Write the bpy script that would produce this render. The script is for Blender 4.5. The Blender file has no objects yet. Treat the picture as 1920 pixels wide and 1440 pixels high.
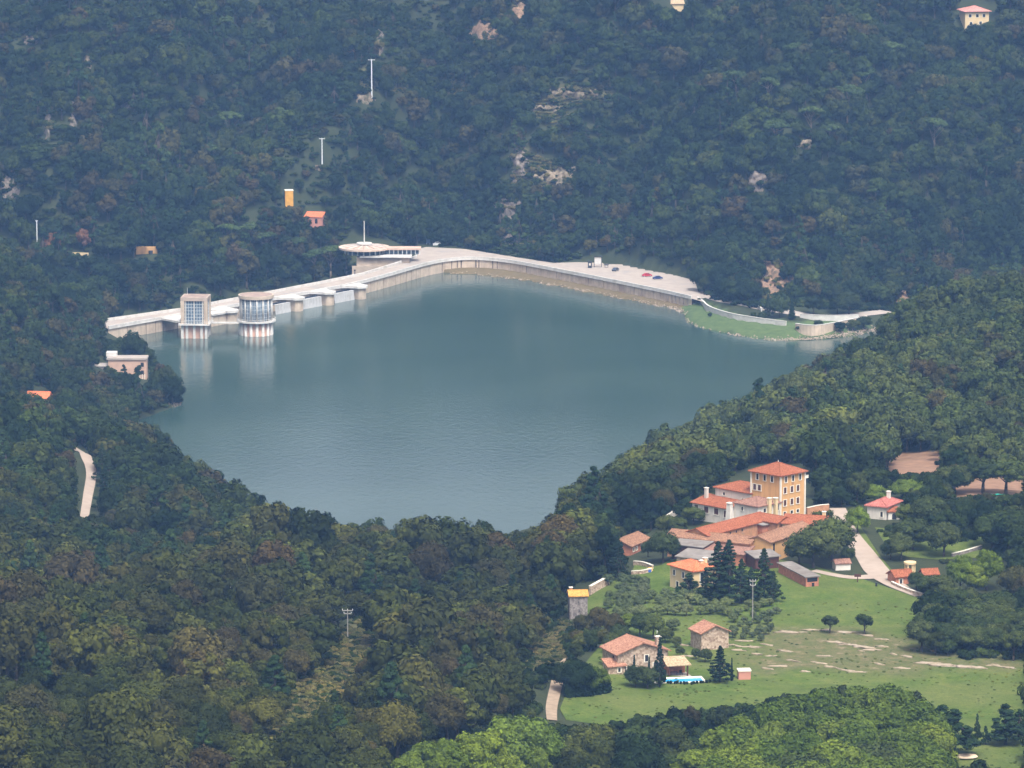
import bpy, bmesh, math, random
import numpy as np
from mathutils import Vector, Matrix
from mathutils.geometry import delaunay_2d_cdt

rnd = random.Random(7)
rng = np.random.default_rng(7)
R = math.radians
S = bpy.context.scene
COL = S.collection

# ------------------------------------------------------------------ camera
CAM_H, DEP, FPX = 300.0, R(9.5), 9000.0          # metres above the lake, depression, focal length in photo pixels
cd = bpy.data.cameras.new('camera'); cam = bpy.data.objects.new('camera', cd); COL.objects.link(cam)
cam.location = (0, 0, CAM_H); cam.rotation_euler = (math.pi/2 - DEP, 0, 0)
cd.sensor_width = 36.0; cd.lens = FPX/1920*36.0; cd.clip_start = 1.0; cd.clip_end = 30000
S.camera = cam

# ------------------------------------------------------------------ sky, sun, exposure
SUN_EL, SUN_AZ = R(60), R(160)        # azimuth measured from +Y (view direction) clockwise: behind the viewer, to the right
w = bpy.data.worlds.new('World'); S.world = w; w.use_nodes = True
nt = w.node_tree; bg = nt.nodes['Background']
sky = nt.nodes.new('ShaderNodeTexSky'); sky.sky_type = 'NISHITA'; sky.sun_disc = False
sky.sun_elevation = SUN_EL; sky.sun_rotation = SUN_AZ; sky.altitude = 300
sky.air_density = 1.0; sky.dust_density = 9.0; sky.ozone_density = 1.0
hs = nt.nodes.new('ShaderNodeHueSaturation'); hs.inputs['Saturation'].default_value = 0.25      # thin high cloud: a paler sky
nt.links.new(sky.outputs[0], hs.inputs['Color']); nt.links.new(hs.outputs[0], bg.inputs[0]); bg.inputs[1].default_value = 0.12
ld = bpy.data.lights.new('sun', 'SUN'); sun = bpy.data.objects.new('sun', ld); COL.objects.link(sun)
ld.energy = 1.5; ld.angle = R(12); ld.color = (1.0, 0.95, 0.87)
sdir = Vector((math.sin(SUN_AZ)*math.cos(SUN_EL), math.cos(SUN_AZ)*math.cos(SUN_EL), math.sin(SUN_EL)))
sun.rotation_euler = sdir.to_track_quat('Z', 'Y').to_euler()
sun.location = (0, 0, 900)
S.view_settings.view_transform = 'Standard'; S.view_settings.look = 'None'
S.view_settings.exposure = 1.12; S.view_settings.gamma = 1.0; S.view_settings.use_curve_mapping = False
S.cycles.max_bounces = 6; S.cycles.diffuse_bounces = 1; S.cycles.glossy_bounces = 2
S.cycles.transmission_bounces = 3; S.cycles.transparent_max_bounces = 4; S.cycles.volume_bounces = 0
S.cycles.caustics_reflective = False; S.cycles.caustics_refractive = False

# ------------------------------------------------------------------ measuring: photo pixel <-> place
cD, sD = math.cos(DEP), math.sin(DEP)
def ray(u, v):
    a, b = u-960.0, 720.0-v
    return np.array([a, FPX*cD + b*sD, -FPX*sD + b*cD])
def at(u, v, D):
    d = ray(u, v); return np.array([0, 0, CAM_H]) + d*(D/d[1])
def atz(u, v, z):
    d = ray(u, v); return np.array([0, 0, CAM_H]) + d*((z-CAM_H)/d[2])
def ux(u, D, z):                       # column u at distance D and height z
    return (u-960.0)/FPX*(D*cD + (CAM_H-z)*sD)
def proj(p):
    x, y, z = p[0], p[1], p[2]-CAM_H
    f = y*cD - z*sD; up = y*sD + z*cD
    return 960+FPX*x/f, 720-FPX*up/f

def inpoly(px, py, poly):
    px = np.asarray(px, float); py = np.asarray(py, float)
    ins = np.zeros(px.shape, bool); n = len(poly)
    for i in range(n):
        x1, y1 = poly[i][0], poly[i][1]; x2, y2 = poly[(i+1) % n][0], poly[(i+1) % n][1]
        if y1 == y2: continue
        c = ((y1 > py) != (y2 > py)) & (px < (x2-x1)*(py-y1)/(y2-y1)+x1)
        ins ^= c
    return ins
def segdist(px, py, pts, closed=True):
    d = np.full(np.shape(px), 1e9); n = len(pts)
    for i in range(n if closed else n-1):
        ax, ay = pts[i][0], pts[i][1]; bx, by = pts[(i+1) % n][0], pts[(i+1) % n][1]
        dx, dy = bx-ax, by-ay; L = dx*dx+dy*dy+1e-9
        t = np.clip(((px-ax)*dx+(py-ay)*dy)/L, 0, 1)
        d = np.minimum(d, np.hypot(px-ax-t*dx, py-ay-t*dy))
    return d
_tab = np.random.default_rng(3).random((256, 256))
def vnoise(x, y):
    x = np.asarray(x, float); y = np.asarray(y, float)
    xi = np.floor(x).astype(int); yi = np.floor(y).astype(int); fx = x-xi; fy = y-yi
    fx = fx*fx*(3-2*fx); fy = fy*fy*(3-2*fy)
    g = lambda i, j: _tab[i & 255, j & 255]
    return (g(xi, yi)*(1-fx)+g(xi+1, yi)*fx)*(1-fy) + (g(xi, yi+1)*(1-fx)+g(xi+1, yi+1)*fx)*fy - 0.5
def fbm(x, y, s, o=3):
    r = 0; a = 1.0
    for k in range(o):
        r = r + a*vnoise(x/s+17*k, y/s+31*k); s /= 2.1; a *= 0.5
    return r

# ------------------------------------------------------------------ object helpers
def link(o, parent=None):
    COL.objects.link(o)
    if parent is not None: o.parent = parent
    return o
def tag(o, label=None, cat=None, group=None, kind=None):
    if label: o['label'] = label
    if cat: o['category'] = cat
    if group: o['group'] = group
    if kind: o['kind'] = kind
    return o
def empty(name, loc=(0, 0, 0), rz=0.0, label=None, cat=None, group=None):
    o = bpy.data.objects.new(name, None); o.location = loc; o.rotation_euler = (0, 0, rz)
    o.empty_display_size = 0.5
    COL.objects.link(o); return tag(o, label, cat, group)
def mesh_of(name, v, f, mats, smooth=False, mi=None):
    me = bpy.data.meshes.new(name)
    me.from_pydata([tuple(map(float, p)) for p in v], [], [tuple(map(int, q)) for q in f])
    for m in (mats if isinstance(mats, (list, tuple)) else [mats]): me.materials.append(m)
    if mi is not None: me.polygons.foreach_set('material_index', np.asarray(mi, 'i'))
    if smooth: me.polygons.foreach_set('use_smooth', np.ones(len(me.polygons), bool))
    me.update(); return me
def tri_mesh(name, v, quads, mats, mi=None, smooth=None):
    """fast mesh from numpy arrays of faces with equal corner count (list of arrays allowed)"""
    fl = quads if isinstance(quads, list) else [quads]
    me = bpy.data.meshes.new(name); me.vertices.add(len(v))
    me.vertices.foreach_set('co', np.ascontiguousarray(v, 'f').ravel())
    tot = np.concatenate([np.full(len(f), f.shape[1], 'i') for f in fl])
    idx = np.concatenate([f.ravel() for f in fl]).astype('i')
    me.loops.add(len(idx)); me.loops.foreach_set('vertex_index', idx)
    me.polygons.add(len(tot))
    me.polygons.foreach_set('loop_start', np.concatenate([[0], np.cumsum(tot)[:-1]]).astype('i'))
    me.polygons.foreach_set('loop_total', tot)
    for m in (mats if isinstance(mats, (list, tuple)) else [mats]): me.materials.append(m)
    if mi is not None: me.polygons.foreach_set('material_index', np.asarray(mi, 'i'))
    if smooth is not None: me.polygons.foreach_set('use_smooth', np.asarray(smooth, bool))
    me.update(calc_edges=True); me.validate(); return me
class MB:
    """collects shapes in one frame; build() links them as ONE mesh object"""
    def __init__(s, o=(0, 0, 0)): s.v = []; s.f = []; s.o = np.array(o, float)
    def add(s, v, f):
        n = len(s.v); s.v += [tuple(np.array(p, float)-s.o) for p in v]; s.f += [tuple(i+n for i in q) for q in f]; return s
    def box(s, x0, x1, y0, y1, z0, z1):
        return s.add([(x0, y0, z0), (x1, y0, z0), (x1, y1, z0), (x0, y1, z0), (x0, y0, z1), (x1, y0, z1), (x1, y1, z1), (x0, y1, z1)],
                     [(0, 3, 2, 1), (4, 5, 6, 7), (0, 1, 5, 4), (1, 2, 6, 5), (2, 3, 7, 6), (3, 0, 4, 7)])
    def prism(s, pts, z0, z1):
        n = len(pts)
        return s.add([(p[0], p[1], z0) for p in pts]+[(p[0], p[1], z1) for p in pts],
                     [tuple(range(n-1, -1, -1)), tuple(range(n, 2*n))]+[(i, (i+1) % n, n+(i+1) % n, n+i) for i in range(n)])
    def cyl(s, cx, cy, z0, z1, r0, r1=None, n=12):
        r1 = r0 if r1 is None else r1
        a = [2*math.pi*i/n for i in range(n)]
        return s.add([(cx+r0*math.cos(t), cy+r0*math.sin(t), z0) for t in a]+[(cx+r1*math.cos(t), cy+r1*math.sin(t), z1) for t in a],
                     [tuple(range(n-1, -1, -1)), tuple(range(n, 2*n))]+[(i, (i+1) % n, n+(i+1) % n, n+i) for i in range(n)])
    def bar(s, p, q, r, n=6, r2=None):
        p = Vector(p); q = Vector(q); d = (q-p).normalized(); a = d.orthogonal().normalized(); b = d.cross(a); r2 = r if r2 is None else r2
        c = [(math.cos(2*math.pi*i/n), math.sin(2*math.pi*i/n)) for i in range(n)]
        return s.add([tuple(p+(a*x+b*y)*r) for x, y in c]+[tuple(q+(a*x+b*y)*r2) for x, y in c],
                     [tuple(range(n-1, -1, -1)), tuple(range(n, 2*n))]+[(i, (i+1) % n, n+(i+1) % n, n+i) for i in range(n)])
    def build(s, name, mat, parent=None, smooth=False, kind=None, label=None):
        me = mesh_of(name, s.v, s.f, mat, smooth)
        bm = bmesh.new(); bm.from_mesh(me); bmesh.ops.recalc_face_normals(bm, faces=bm.faces); bm.to_mesh(me); bm.free()
        o = link(bpy.data.objects.new(name, me), parent)
        return tag(o, label, kind=kind)

# ------------------------------------------------------------------ materials
def newmat(name):
    m = bpy.data.materials.new(name); m.use_nodes = True
    t = m.node_tree; p = t.nodes['Principled BSDF']; p.inputs['Roughness'].default_value = 0.85
    p.inputs['Specular IOR Level'].default_value = 0.25
    return m, t, p
def N(t, k, **kw):
    n = t.nodes.new(k)
    for a, b in kw.items(): setattr(n, a, b)
    return n
def ramp(t, stops, fac):
    r = N(t, 'ShaderNodeValToRGB'); e = r.color_ramp.elements
    while len(e) < len(stops): e.new(0.5)
    for el, (p, c) in zip(e, stops): el.position = p; el.color = (*c, 1)
    t.links.new(fac, r.inputs[0]); return r.outputs[0]
def noise(t, scale, detail=3, rough=0.55, vec=None):
    n = N(t, 'ShaderNodeTexNoise'); n.inputs['Scale'].default_value = scale; n.inputs['Detail'].default_value = detail; n.inputs['Roughness'].default_value = rough
    if vec is None:
        g = N(t, 'ShaderNodeNewGeometry'); vec = g.outputs['Position']
    t.links.new(vec, n.inputs['Vector']); return n.outputs[0]
def mixc(t, fac, a, b, mode='MIX'):
    m = N(t, 'ShaderNodeMix', data_type='RGBA', blend_type=mode)
    for i, x in ((0, fac), (6, a), (7, b)):
        if hasattr(x, 'is_linked'): t.links.new(x, m.inputs[i])
        elif i == 0: m.inputs[0].default_value = x
        else: m.inputs[i].default_value = (*x, 1)
    return m.outputs[2]
def bump(t, p, h, strength=0.4, dist=0.1):
    b = N(t, 'ShaderNodeBump'); b.inputs['Strength'].default_value = strength; b.inputs['Distance'].default_value = dist
    t.links.new(h, b.inputs['Height']); t.links.new(b.outputs[0], p.inputs['Normal'])
def mat_plain(name, c, rough=0.85, var=0.15, scale=0.6, bmp=0.0, metal=0.0, stain=None, streak=0.0):
    m, t, p = newmat(name); p.inputs['Roughness'].default_value = rough; p.inputs['Metallic'].default_value = metal
    n1 = noise(t, scale, 4); lo = tuple(x*(1-var) for x in c); hi = tuple(min(1, x*(1+var)) for x in c)
    col = ramp(t, [(0.3, lo), (0.7, hi)], n1)
    if stain:
        n2 = noise(t, scale*0.35, 5, 0.7)
        r = ramp(t, [(0.52, (0, 0, 0)), (0.68, (1, 1, 1))], n2)
        col = mixc(t, r, col, stain)
    if streak:                                            # rain streaks running down the face
        mp = N(t, 'ShaderNodeMapping'); mp.inputs['Scale'].default_value = (1, 1, .08); g = N(t, 'ShaderNodeNewGeometry'); t.links.new(g.outputs['Position'], mp.inputs['Vector'])
        r = ramp(t, [(0.48, (0, 0, 0)), (0.72, (streak, streak, streak))], noise(t, 1.1, 4, 0.7, mp.outputs[0]))
        col = mixc(t, r, col, tuple(x*0.42 for x in c))
    t.links.new(col, p.inputs['Base Color'])
    if bmp: bump(t, p, noise(t, scale*6, 3), bmp, 0.05)
    return m
def mat_tile(name, c, c2, mott=0.5, ripple=3.2):
    """clay tile roof: mottled colour, rows of rounded tiles as fine relief"""
    m, t, p = newmat(name); p.inputs['Roughness'].default_value = 0.9
    n1 = noise(t, 0.5, 5, 0.7); n2 = noise(t, 2.6, 3, 0.7)
    a = ramp(t, [(0.5-mott*0.3, c), (0.5+mott*0.3, c2)], n1)
    b = mixc(t, ramp(t, [(0.42, (0, 0, 0)), (0.75, (1, 1, 1))], n2), a, tuple(min(1, x*1.5+0.03) for x in c2))
    d = mixc(t, ramp(t, [(0.25, (0.75, 0.75, 0.75)), (0.45, (0, 0, 0))], n2), b, tuple(x*0.45 for x in c))
    t.links.new(d, p.inputs['Base Color'])
    tc = N(t, 'ShaderNodeTexCoord'); wv = N(t, 'ShaderNodeTexWave'); wv.inputs['Scale'].default_value = ripple; wv.inputs['Distortion'].default_value = 0.5
    t.links.new(tc.outputs['Object'], wv.inputs['Vector']); bump(t, p, wv.outputs[0], 0.5, 0.08)
    return m
def mat_stone(name, c, c2, scale=2.0):
    m, t, p = newmat(name)
    v = N(t, 'ShaderNodeTexVoronoi'); v.inputs['Scale'].default_value = scale
    g = N(t, 'ShaderNodeNewGeometry'); t.links.new(g.outputs['Position'], v.inputs['Vector'])
    s = N(t, 'ShaderNodeSeparateColor'); t.links.new(v.outputs['Color'], s.inputs[0])
    a = ramp(t, [(0.0, c), (0.6, c2), (1.0, tuple(x*1.25 for x in c2))], s.outputs[0])
    b = mixc(t, ramp(t, [(0.35, (0, 0, 0)), (0.7, (1, 1, 1))], noise(t, 0.4, 4)), a, tuple(x*0.8 for x in c), 'MULTIPLY') if False else a
    t.links.new(b, p.inputs['Base Color']); bump(t, p, v.outputs['Distance'], 0.6, 0.08)
    return m
def mat_foliage(name, stops, transl=0.10, spec=0.0):
    """colour differs from tree to tree, from clump to clump and from leaf to leaf"""
    m = bpy.data.materials.new(name); m.use_nodes = True; t = m.node_tree
    t.nodes.remove(t.nodes['Principled BSDF']); out = t.nodes['Material Output']
    oi = N(t, 'ShaderNodeObjectInfo'); n = len(stops)
    base = ramp(t, [(i/(n-1), c) for i, c in enumerate(stops)], oi.outputs['Random'])
    g = N(t, 'ShaderNodeNewGeometry')
    n1 = noise(t, 0.45, 3, 0.6)
    v1 = ramp(t, [(0.3, (0.66, 0.66, 0.7)), (0.72, (1.32, 1.3, 1.16))], n1)
    c1 = mixc(t, 1.0, base, v1, 'MULTIPLY')
    n0 = noise(t, 0.022, 4, 0.6)                      # stands of paler and darker trees
    c1 = mixc(t, 1.0, c1, ramp(t, [(0.34, (0.66, 0.72, 0.80)), (0.5, (1, 1, 1)), (0.68, (1.45, 1.36, 1.05))], n0), 'MULTIPLY')
    v2 = ramp(t, [(0.0, (0.72, 0.73, 0.75)), (1.0, (1.35, 1.32, 1.22))], g.outputs['Random Per Island'])
    c2 = mixc(t, 1.0, c1, v2, 'MULTIPLY')
    d = N(t, 'ShaderNodeBsdfDiffuse'); tr = N(t, 'ShaderNodeBsdfTranslucent'); mx = N(t, 'ShaderNodeMixShader'); mx.inputs[0].default_value = transl
    t.links.new(c2, d.inputs[0]); t.links.new(c2, tr.inputs[0])
    t.links.new(d.outputs[0], mx.inputs[1]); t.links.new(tr.outputs[0], mx.inputs[2]); t.links.new(mx.outputs[0], out.inputs['Surface'])
    return m
HAZE = 0.000085
# ------------------------------------------------------------------ the lake and the lie of the land
DAM_FRONT = [(200, 611), (300, 593.5), (400, 576), (500, 558.5), (600, 541), (662, 529), (704, 518), (750, 505), (785, 494.5), (819, 486.5), (860, 481.5), (902, 481), (954, 486),
             (996, 493), (1074, 508), (1165, 526), (1256, 544.5), (1300, 555)]
DAM_BACK = [(197, 598), (339, 578), (600, 528), (679, 512), (740, 493.5), (781, 479)]
PLAZA_BACK = [(786, 466), (800, 463), (873, 467), (965, 482), (1037, 493), (1103, 491), (1169, 496), (1220, 507), (1262, 515), (1303, 526), (1308, 543)]
front_w = np.array([atz(u, v, 6.0)[:2] for u, v in DAM_FRONT])
back_w = np.array([atz(u, v, 6.0)[:2] for u, v in DAM_BACK])
plaza_w = np.array([atz(u, v, 5.0)[:2] for u, v in PLAZA_BACK])

def hz(u, D, z=0): return (ux(u, D, z), D)
SHORE_V = [(840, 514), (880, 516.5), (930, 521), (1000, 531), (1080, 546), (1160, 562), (1220, 573), (1262, 580), (1276, 587), (1274, 597), (1285, 606), (1300, 613), (1340, 624), (1400, 634), (1450, 639), (1520, 638), (1580, 632), (1640, 622), (1720, 606)]
lake = [tuple(p) for p in (front_w[::1][:11] + np.array([0, 3.0]))]
lake += [tuple(atz(u, v, 0)[:2]) for u, v in SHORE_V]
lake += [hz(1760, 1900), hz(1700, 1850), hz(1640, 1810), hz(1560, 1765), hz(1400, 1690), hz(1250, 1615), hz(1120, 1545), hz(1040, 1480), hz(960, 1440), hz(860, 1430), hz(760, 1425), hz(660, 1430), hz(580, 1445),
         hz(500, 1470), hz(440, 1520), hz(390, 1560), hz(350, 1600), hz(325, 1640)]
lake += [tuple(atz(u, v, 0)[:2]) for u, v in [(285, 806), (262, 797), (258, 786), (300, 771), (335, 762), (347, 757.5)]]
lake += [hz(338, 1790), hz(305, 1830), hz(265, 1870), hz(215, 1896), hz(198, 1903)]
lake = np.array(lake)

cp = []                                                # x, y, z of known ground
def cg(u, D, z): cp.append((ux(u, D, z), D, z))
def cz(u, v, z): p = atz(u, v, z); cp.append((p[0], p[1], z))
# far hillside
for u, D0, z0, k in [(-300, 2000, 10, .45), (0, 2010, -8, .45), (150, 1985, -14, .46), (300, 1975, -15, .46), (450, 2010, -18, .46), (600, 2065, -20, .47), (680, 2118, 4, .5), (760, 2140, 5, .52), (860, 2133, 5, .52),
                     (960, 2118, 5, .5), (1100, 2095, 5, .48), (1300, 2044, 5, .46), (1500, 1972, 4, .44), (1700, 1990, 4, .42), (1900, 2000, 5, .42), (2200, 2000, 12, .42)]:
    for dd in (0, 60, 130, 210, 260): cg(u, D0+dd, z0+k*dd)
    cg(u, D0+330, z0+k*270); cg(u, D0+650, z0+k*265); cg(u, D0+1500, z0+100)
# hill at the left abutment and down to the pump house
for a in [(-300, 1900, 95), (-120, 1900, 62), (0, 1900, 38), (90, 1897, 25), (150, 1896, 13), (190, 1896, 4), (120, 1950, 4), (20, 1965, 8), (-200, 1960, 40), (-200, 1800, 66), (0, 1800, 31), (100, 1800, 16), (170, 1810, 6), (-200, 1700, 45), (0, 1730, 20), (110, 1730, 12),
          (190, 1770, 4), (260, 1790, 2), (225, 1760, 4), (290, 1770, 3.5), (0, 1660, 19), (130, 1670, 12), (230, 1700, 4), (0, 1580, 23), (120, 1600, 21), (220, 1620, 13), (280, 1620, 8), (0, 1500, 31), (100, 1500, 33), (200, 1500, 30), (290, 1530, 17), (330, 1540, 14),
          (-250, 1500, 50), (-250, 1350, 60), (-250, 1200, 65), (0, 1400, 42), (160, 1340, 39), (160, 1390, 40), (160, 1430, 41), (240, 1440, 36), (300, 1400, 34), (360, 1460, 21), (420, 1400, 27), (520, 1350, 29), (620, 1315, 30), (480, 1420, 16), (580, 1380, 17),
          (0, 1300, 38), (150, 1280, 35), (300, 1300, 35), (450, 1280, 34), (0, 1180, 42), (150, 1180, 40), (300, 1190, 40)]: cg(*a)
# near hill on the left
for a in [(-300, 1080, 72), (-300, 950, 80), (0, 1090, 54), (0, 1020, 71), (120, 1050, 69), (130, 1110, 52), (270, 1140, 50), (250, 1085, 67), (350, 1120, 64), (450, 1155, 60), (560, 1200, 54), (650, 1235, 47), (750, 1262, 42), (900, 1285, 39), (1000, 1295, 41), (0, 900, 79), (300, 900, 77), (600, 900, 75),
          (850, 900, 70), (1050, 900, 66), (150, 980, 75), (300, 1000, 74), (450, 1050, 68), (600, 1000, 68), (750, 1000, 65), (900, 1000, 63), (1000, 1000, 61), (600, 1100, 60), (750, 1100, 57), (900, 1100, 54), (1000, 1100, 54), (750, 1180, 51), (900, 1190, 50), (1000, 1200, 50),
          (700, 1340, 24), (850, 1350, 22), (980, 1360, 24)]: cg(*a)
# terrace with the houses and meadows
for u in (1100, 1200, 1300, 1420, 1540, 1660, 1780, 1900, 2100, 2300):
    for D, z in ((860, 66), (920, 61), (980, 60), (1040, 59.5), (1100, 60), (1160, 62), (1220, 64), (1270, 62)):
        if u < 1150 and D > 1050: z -= 4
        if u < 1250 and D > 1200: z -= 6
        cg(u, D, z)
# wooded hill on the right
for a in [(1050, 1395, 20), (1090, 1340, 38), (1100, 1290, 46), (1150, 1450, 28), (1200, 1400, 38), (1200, 1330, 46), (1300, 1500, 31), (1300, 1400, 43), (1320, 1320, 52), (1400, 1440, 44), (1500, 1560, 37), (1500, 1450, 48), (1500, 1330, 55), (1640, 1590, 45), (1620, 1460, 53),
          (1700, 1330, 57), (1750, 1600, 55), (1780, 1470, 60), (1900, 1330, 60), (1920, 1600, 62), (1930, 1470, 64), (2150, 1600, 76), (2150, 1400, 70), (2000, 1720, 46), (1900, 1720, 42), (1750, 1700, 34), (1640, 1690, 26), (1500, 1640, 24), (1300, 1560, 18), (2200, 1800, 40), (2000, 1850, 8), (2150, 1920, 5)]: cg(*a)
# dam surroundings, lake bed
for a in [(1310, 562, 4.5), (1345, 582, 4), (1400, 592, 4), (1480, 601, 4), (1540, 607, 4), (1615, 592, 4), (1500, 585, 4.3), (1400, 570, 4.5), (1330, 586, 3.4), (1400, 600, 3.2), (1470, 609, 3.2), (1420, 618, 1.8), (1350, 607, 1.8), (1500, 622, 2)]: cz(*a)
for a in [(600, 2050, -16), (640, 2060, -14), (680, 2072, -9), (715, 2082, -7), (745, 2088, -4), (660, 2100, -6), (700, 2106, -2)]: cg(*a)
for u, v in [(300, 660), (450, 660), (600, 600), (750, 560), (900, 540), (1000, 580), (1150, 600), (1250, 640), (500, 750), (800, 700), (1100, 700), (1400, 660), (700, 850), (500, 850), (900, 850), (1000, 780), (1250, 700), (700, 940), (900, 960)]: cz(u, v, -9)
# towards the viewer
for u in (-400, 300, 900, 1500, 2200):
    for D in (700, 500, 300, 80): cg(u, D, 76+(850-D)*0.2)
for X in (-3000, 3000):
    for Y in (-500, 1000, 2500, 5000): cp.append((X, Y, 120))
cp.append((0, 6000, 120)); cp.append((0, -1500, 240))
cp = np.array(cp)
d = np.hypot(cp[:, None, 0]-cp[None, :, 0], cp[:, None, 1]-cp[None, :, 1])
n_ = len(cp); A = np.zeros((n_+1, n_+1)); A[:n_, :n_] = d + np.eye(n_)*(-3.0); A[:n_, n_] = 1; A[n_, :n_] = 1
wts = np.linalg.solve(A, np.concatenate([cp[:, 2], [0]]))
def rbf(X, Y):
    out = np.full(X.shape, wts[n_])
    for i in range(n_): out += wts[i]*np.hypot(X-cp[i, 0], Y-cp[i, 1])
    return out

axx = np.concatenate([[-6000, -3500, -2000, -1200, -800, -600, -480, -400], np.arange(-345, 346, 3.0), [400, 480, 600, 800, 1200, 2000, 3500, 6000]])
axy = np.concatenate([[-4000, -2000, -800, -200, 200, 500, 700, 780], np.arange(830, 1350, 3.0), np.arange(1350, 2000, 5.0), np.arange(2000, 2520, 5.0), [2600, 2750, 3000, 3500, 4500, 7000, 12000]])
GX, GY = np.meshgrid(axx, axy)
def sstep(a, b, x): t = np.clip((x-a)/(b-a), 0, 1); return t*t*(3-2*t)
GZ = rbf(GX, GY)
plat = sstep(30, 60, (GX-ux(1120, 1100, 60))*0.9 + 40)*(1-sstep(1230, 1330, GY))        # calm ground on the terrace
GZ += fbm(GX, GY, 70.0, 3)*(14*sstep(2020, 2140, GY) + 3.0*(1-plat))
GZ += fbm(GX+.35*GY, GY*.42, 62.0, 3)*16*sstep(2010, 2150, GY)
# ribs and gullies that run down the far slope
def slope_pt(u, v):
    D = np.arange(1960, 2420, 2.0); d_ = ray(u, v); X_ = d_[0]/d_[1]*D; Z_ = CAM_H+d_[2]/d_[1]*D
    iu = np.clip(np.searchsorted(axx, X_)-1, 0, len(axx)-2); ju = np.clip(np.searchsorted(axy, D)-1, 0, len(axy)-2)
    h_ = np.nonzero(GZ[ju, iu] >= Z_)[0]; k_ = h_[0] if len(h_) else len(D)-1; return (X_[k_], D[k_])
add_ = np.zeros_like(GZ)
for amp, wid, pl in [(13, 17, [(712, 20), (695, 185), (615, 315), (545, 400), (470, 470)]), (13, 17, [(1190, 60), (1090, 190), (990, 290), (925, 400)]), (12, 18, [(1520, 120), (1430, 330), (1440, 480)]), (12, 16, [(150, 30), (135, 230), (90, 400)]), (11, 18, [(1870, 180), (1720, 370), (1660, 510)]), (9, 14, [(330, 20), (300, 200)]), (9, 14, [(1320, 240), (1290, 400)]),
                     (-13, 17, [(500, 20), (430, 200), (340, 350), (290, 450)]), (-12, 17, [(830, 40), (810, 230), (770, 390)]), (-12, 18, [(1330, 40), (1230, 250), (1170, 430)]), (-11, 16, [(1650, 200), (1570, 400)]), (-10, 14, [(230, 100), (210, 300)]), (-10, 14, [(40, 150), (20, 330)])]:
    w_ = np.array([slope_pt(*q_) for q_ in pl]); add_ += amp*np.exp(-(segdist(GX, GY, w_, False)/wid)**2)
GZ += 1.55*add_*sstep(2010, 2110, GY)*sstep(6, 34, GZ)
GZ += plat*fbm(GX, GY, 60, 2)*0.8
dl = segdist(GX, GY, lake); il = inpoly(GX, GY, lake)
GZ = np.where(~il & (GY > 1380), np.minimum(GZ, 0.6*dl+.3+50*sstep(60, 160, dl)), GZ)
downs = (GX < back_w[-1, 0]) & (GY > np.interp(GX, back_w[:, 0], back_w[:, 1])-3)
GZ = np.where(il, np.minimum(GZ, -0.14*dl), np.where((GY > 1350) & ~downs, np.maximum(GZ, np.minimum(0.16*dl, 6)), GZ))
# downstream of the dam the ground lies below the road; the square by the dam is levelled
dam_poly = np.vstack([front_w[:13], back_w[::-1]])
fn_ = np.gradient(front_w, axis=0); fn_ /= np.linalg.norm(fn_, axis=1, keepdims=True); front_in = front_w+np.stack([-fn_[:, 1], fn_[:, 0]], 1)*7.0
plaza_poly = np.vstack([front_in[8:], [atz(1316, 566, 4.5)[:2]], plaza_w[::-1]])
for poly, lev in ((dam_poly, -6.0), (plaza_poly, 4.5)):
    ins = inpoly(GX, GY, poly); dp = segdist(GX, GY, poly)
    wgt = np.where(ins, 1.0, 1-sstep(0, 10 if lev < 0 else 5, dp))
    sel = ~il if lev > 0 else np.ones_like(il)
    back = (GY > 1800)
    tgt = np.minimum(GZ, lev) if lev < 0 else np.full_like(GZ, lev)
    GZ = np.where(sel & back, GZ*(1-wgt)+tgt*wgt, GZ)
# earth bank in front of the right hand wall: 0 at the water, about 2.4 m at the wall
bank = np.vstack([front_in[9:], [atz(1300, 570, 2)[:2]], [atz(1276, 590, 0)[:2]]]+[atz(u, v, 0)[:2][None] for u, v in SHORE_V[7::-1]])
ib = inpoly(GX, GY, bank); dsh = segdist(GX, GY, np.array([atz(u, v, 0)[:2] for u, v in SHORE_V[:9]]), False)
dwl = segdist(GX, GY, front_w[9:], False)
GZ = np.where(ib, 1.5*dsh/(dsh+dwl+1e-6), GZ)

# the grassy point rises evenly from the water to the foot of its white wall
wl_ = np.array([atz(u, v, 4.1)[:2] for u, v in [(1308, 561), (1318, 568), (1326, 577), (1345, 585), (1375, 593), (1400, 597), (1432, 602), (1474, 607), (1492, 611)]])
sh_ = np.array([atz(u, v, 0)[:2] for u, v in SHORE_V[7:16]]); pen = np.vstack([wl_, [atz(1500, 625, 1.5)[:2]], sh_[::-1]])
ip = inpoly(GX, GY, pen); d1 = segdist(GX, GY, sh_, False); d2 = segdist(GX, GY, wl_, False)
GZ = np.where(ip & ~il, 3.4*d1/(d1+d2+1e-6), GZ)

def height(x, y):
    x = np.asarray(x, float); y = np.asarray(y, float)
    i = np.clip(np.searchsorted(axx, x)-1, 0, len(axx)-2); j = np.clip(np.searchsorted(axy, y)-1, 0, len(axy)-2)
    fx = np.clip((x-axx[i])/(axx[i+1]-axx[i]), 0, 1); fy = np.clip((y-axy[j])/(axy[j+1]-axy[j]), 0, 1)
    return (GZ[j, i]*(1-fx)+GZ[j, i+1]*fx)*(1-fy)+(GZ[j+1, i]*(1-fx)+GZ[j+1, i+1]*fx)*fy
_DS = np.arange(840, 2500, 1.0)
def ground(u, v, near=840):
    """the spot on the ground that the photo shows at u, v"""
    d = ray(u, v); D = _DS[_DS >= near]; X = d[0]/d[1]*D; Z = CAM_H + d[2]/d[1]*D
    hit = np.nonzero(height(X, D) >= Z)[0]
    k = hit[0] if len(hit) else len(D)-1
    return np.array([X[k], D[k], float(height(X[k], D[k]))])

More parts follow.
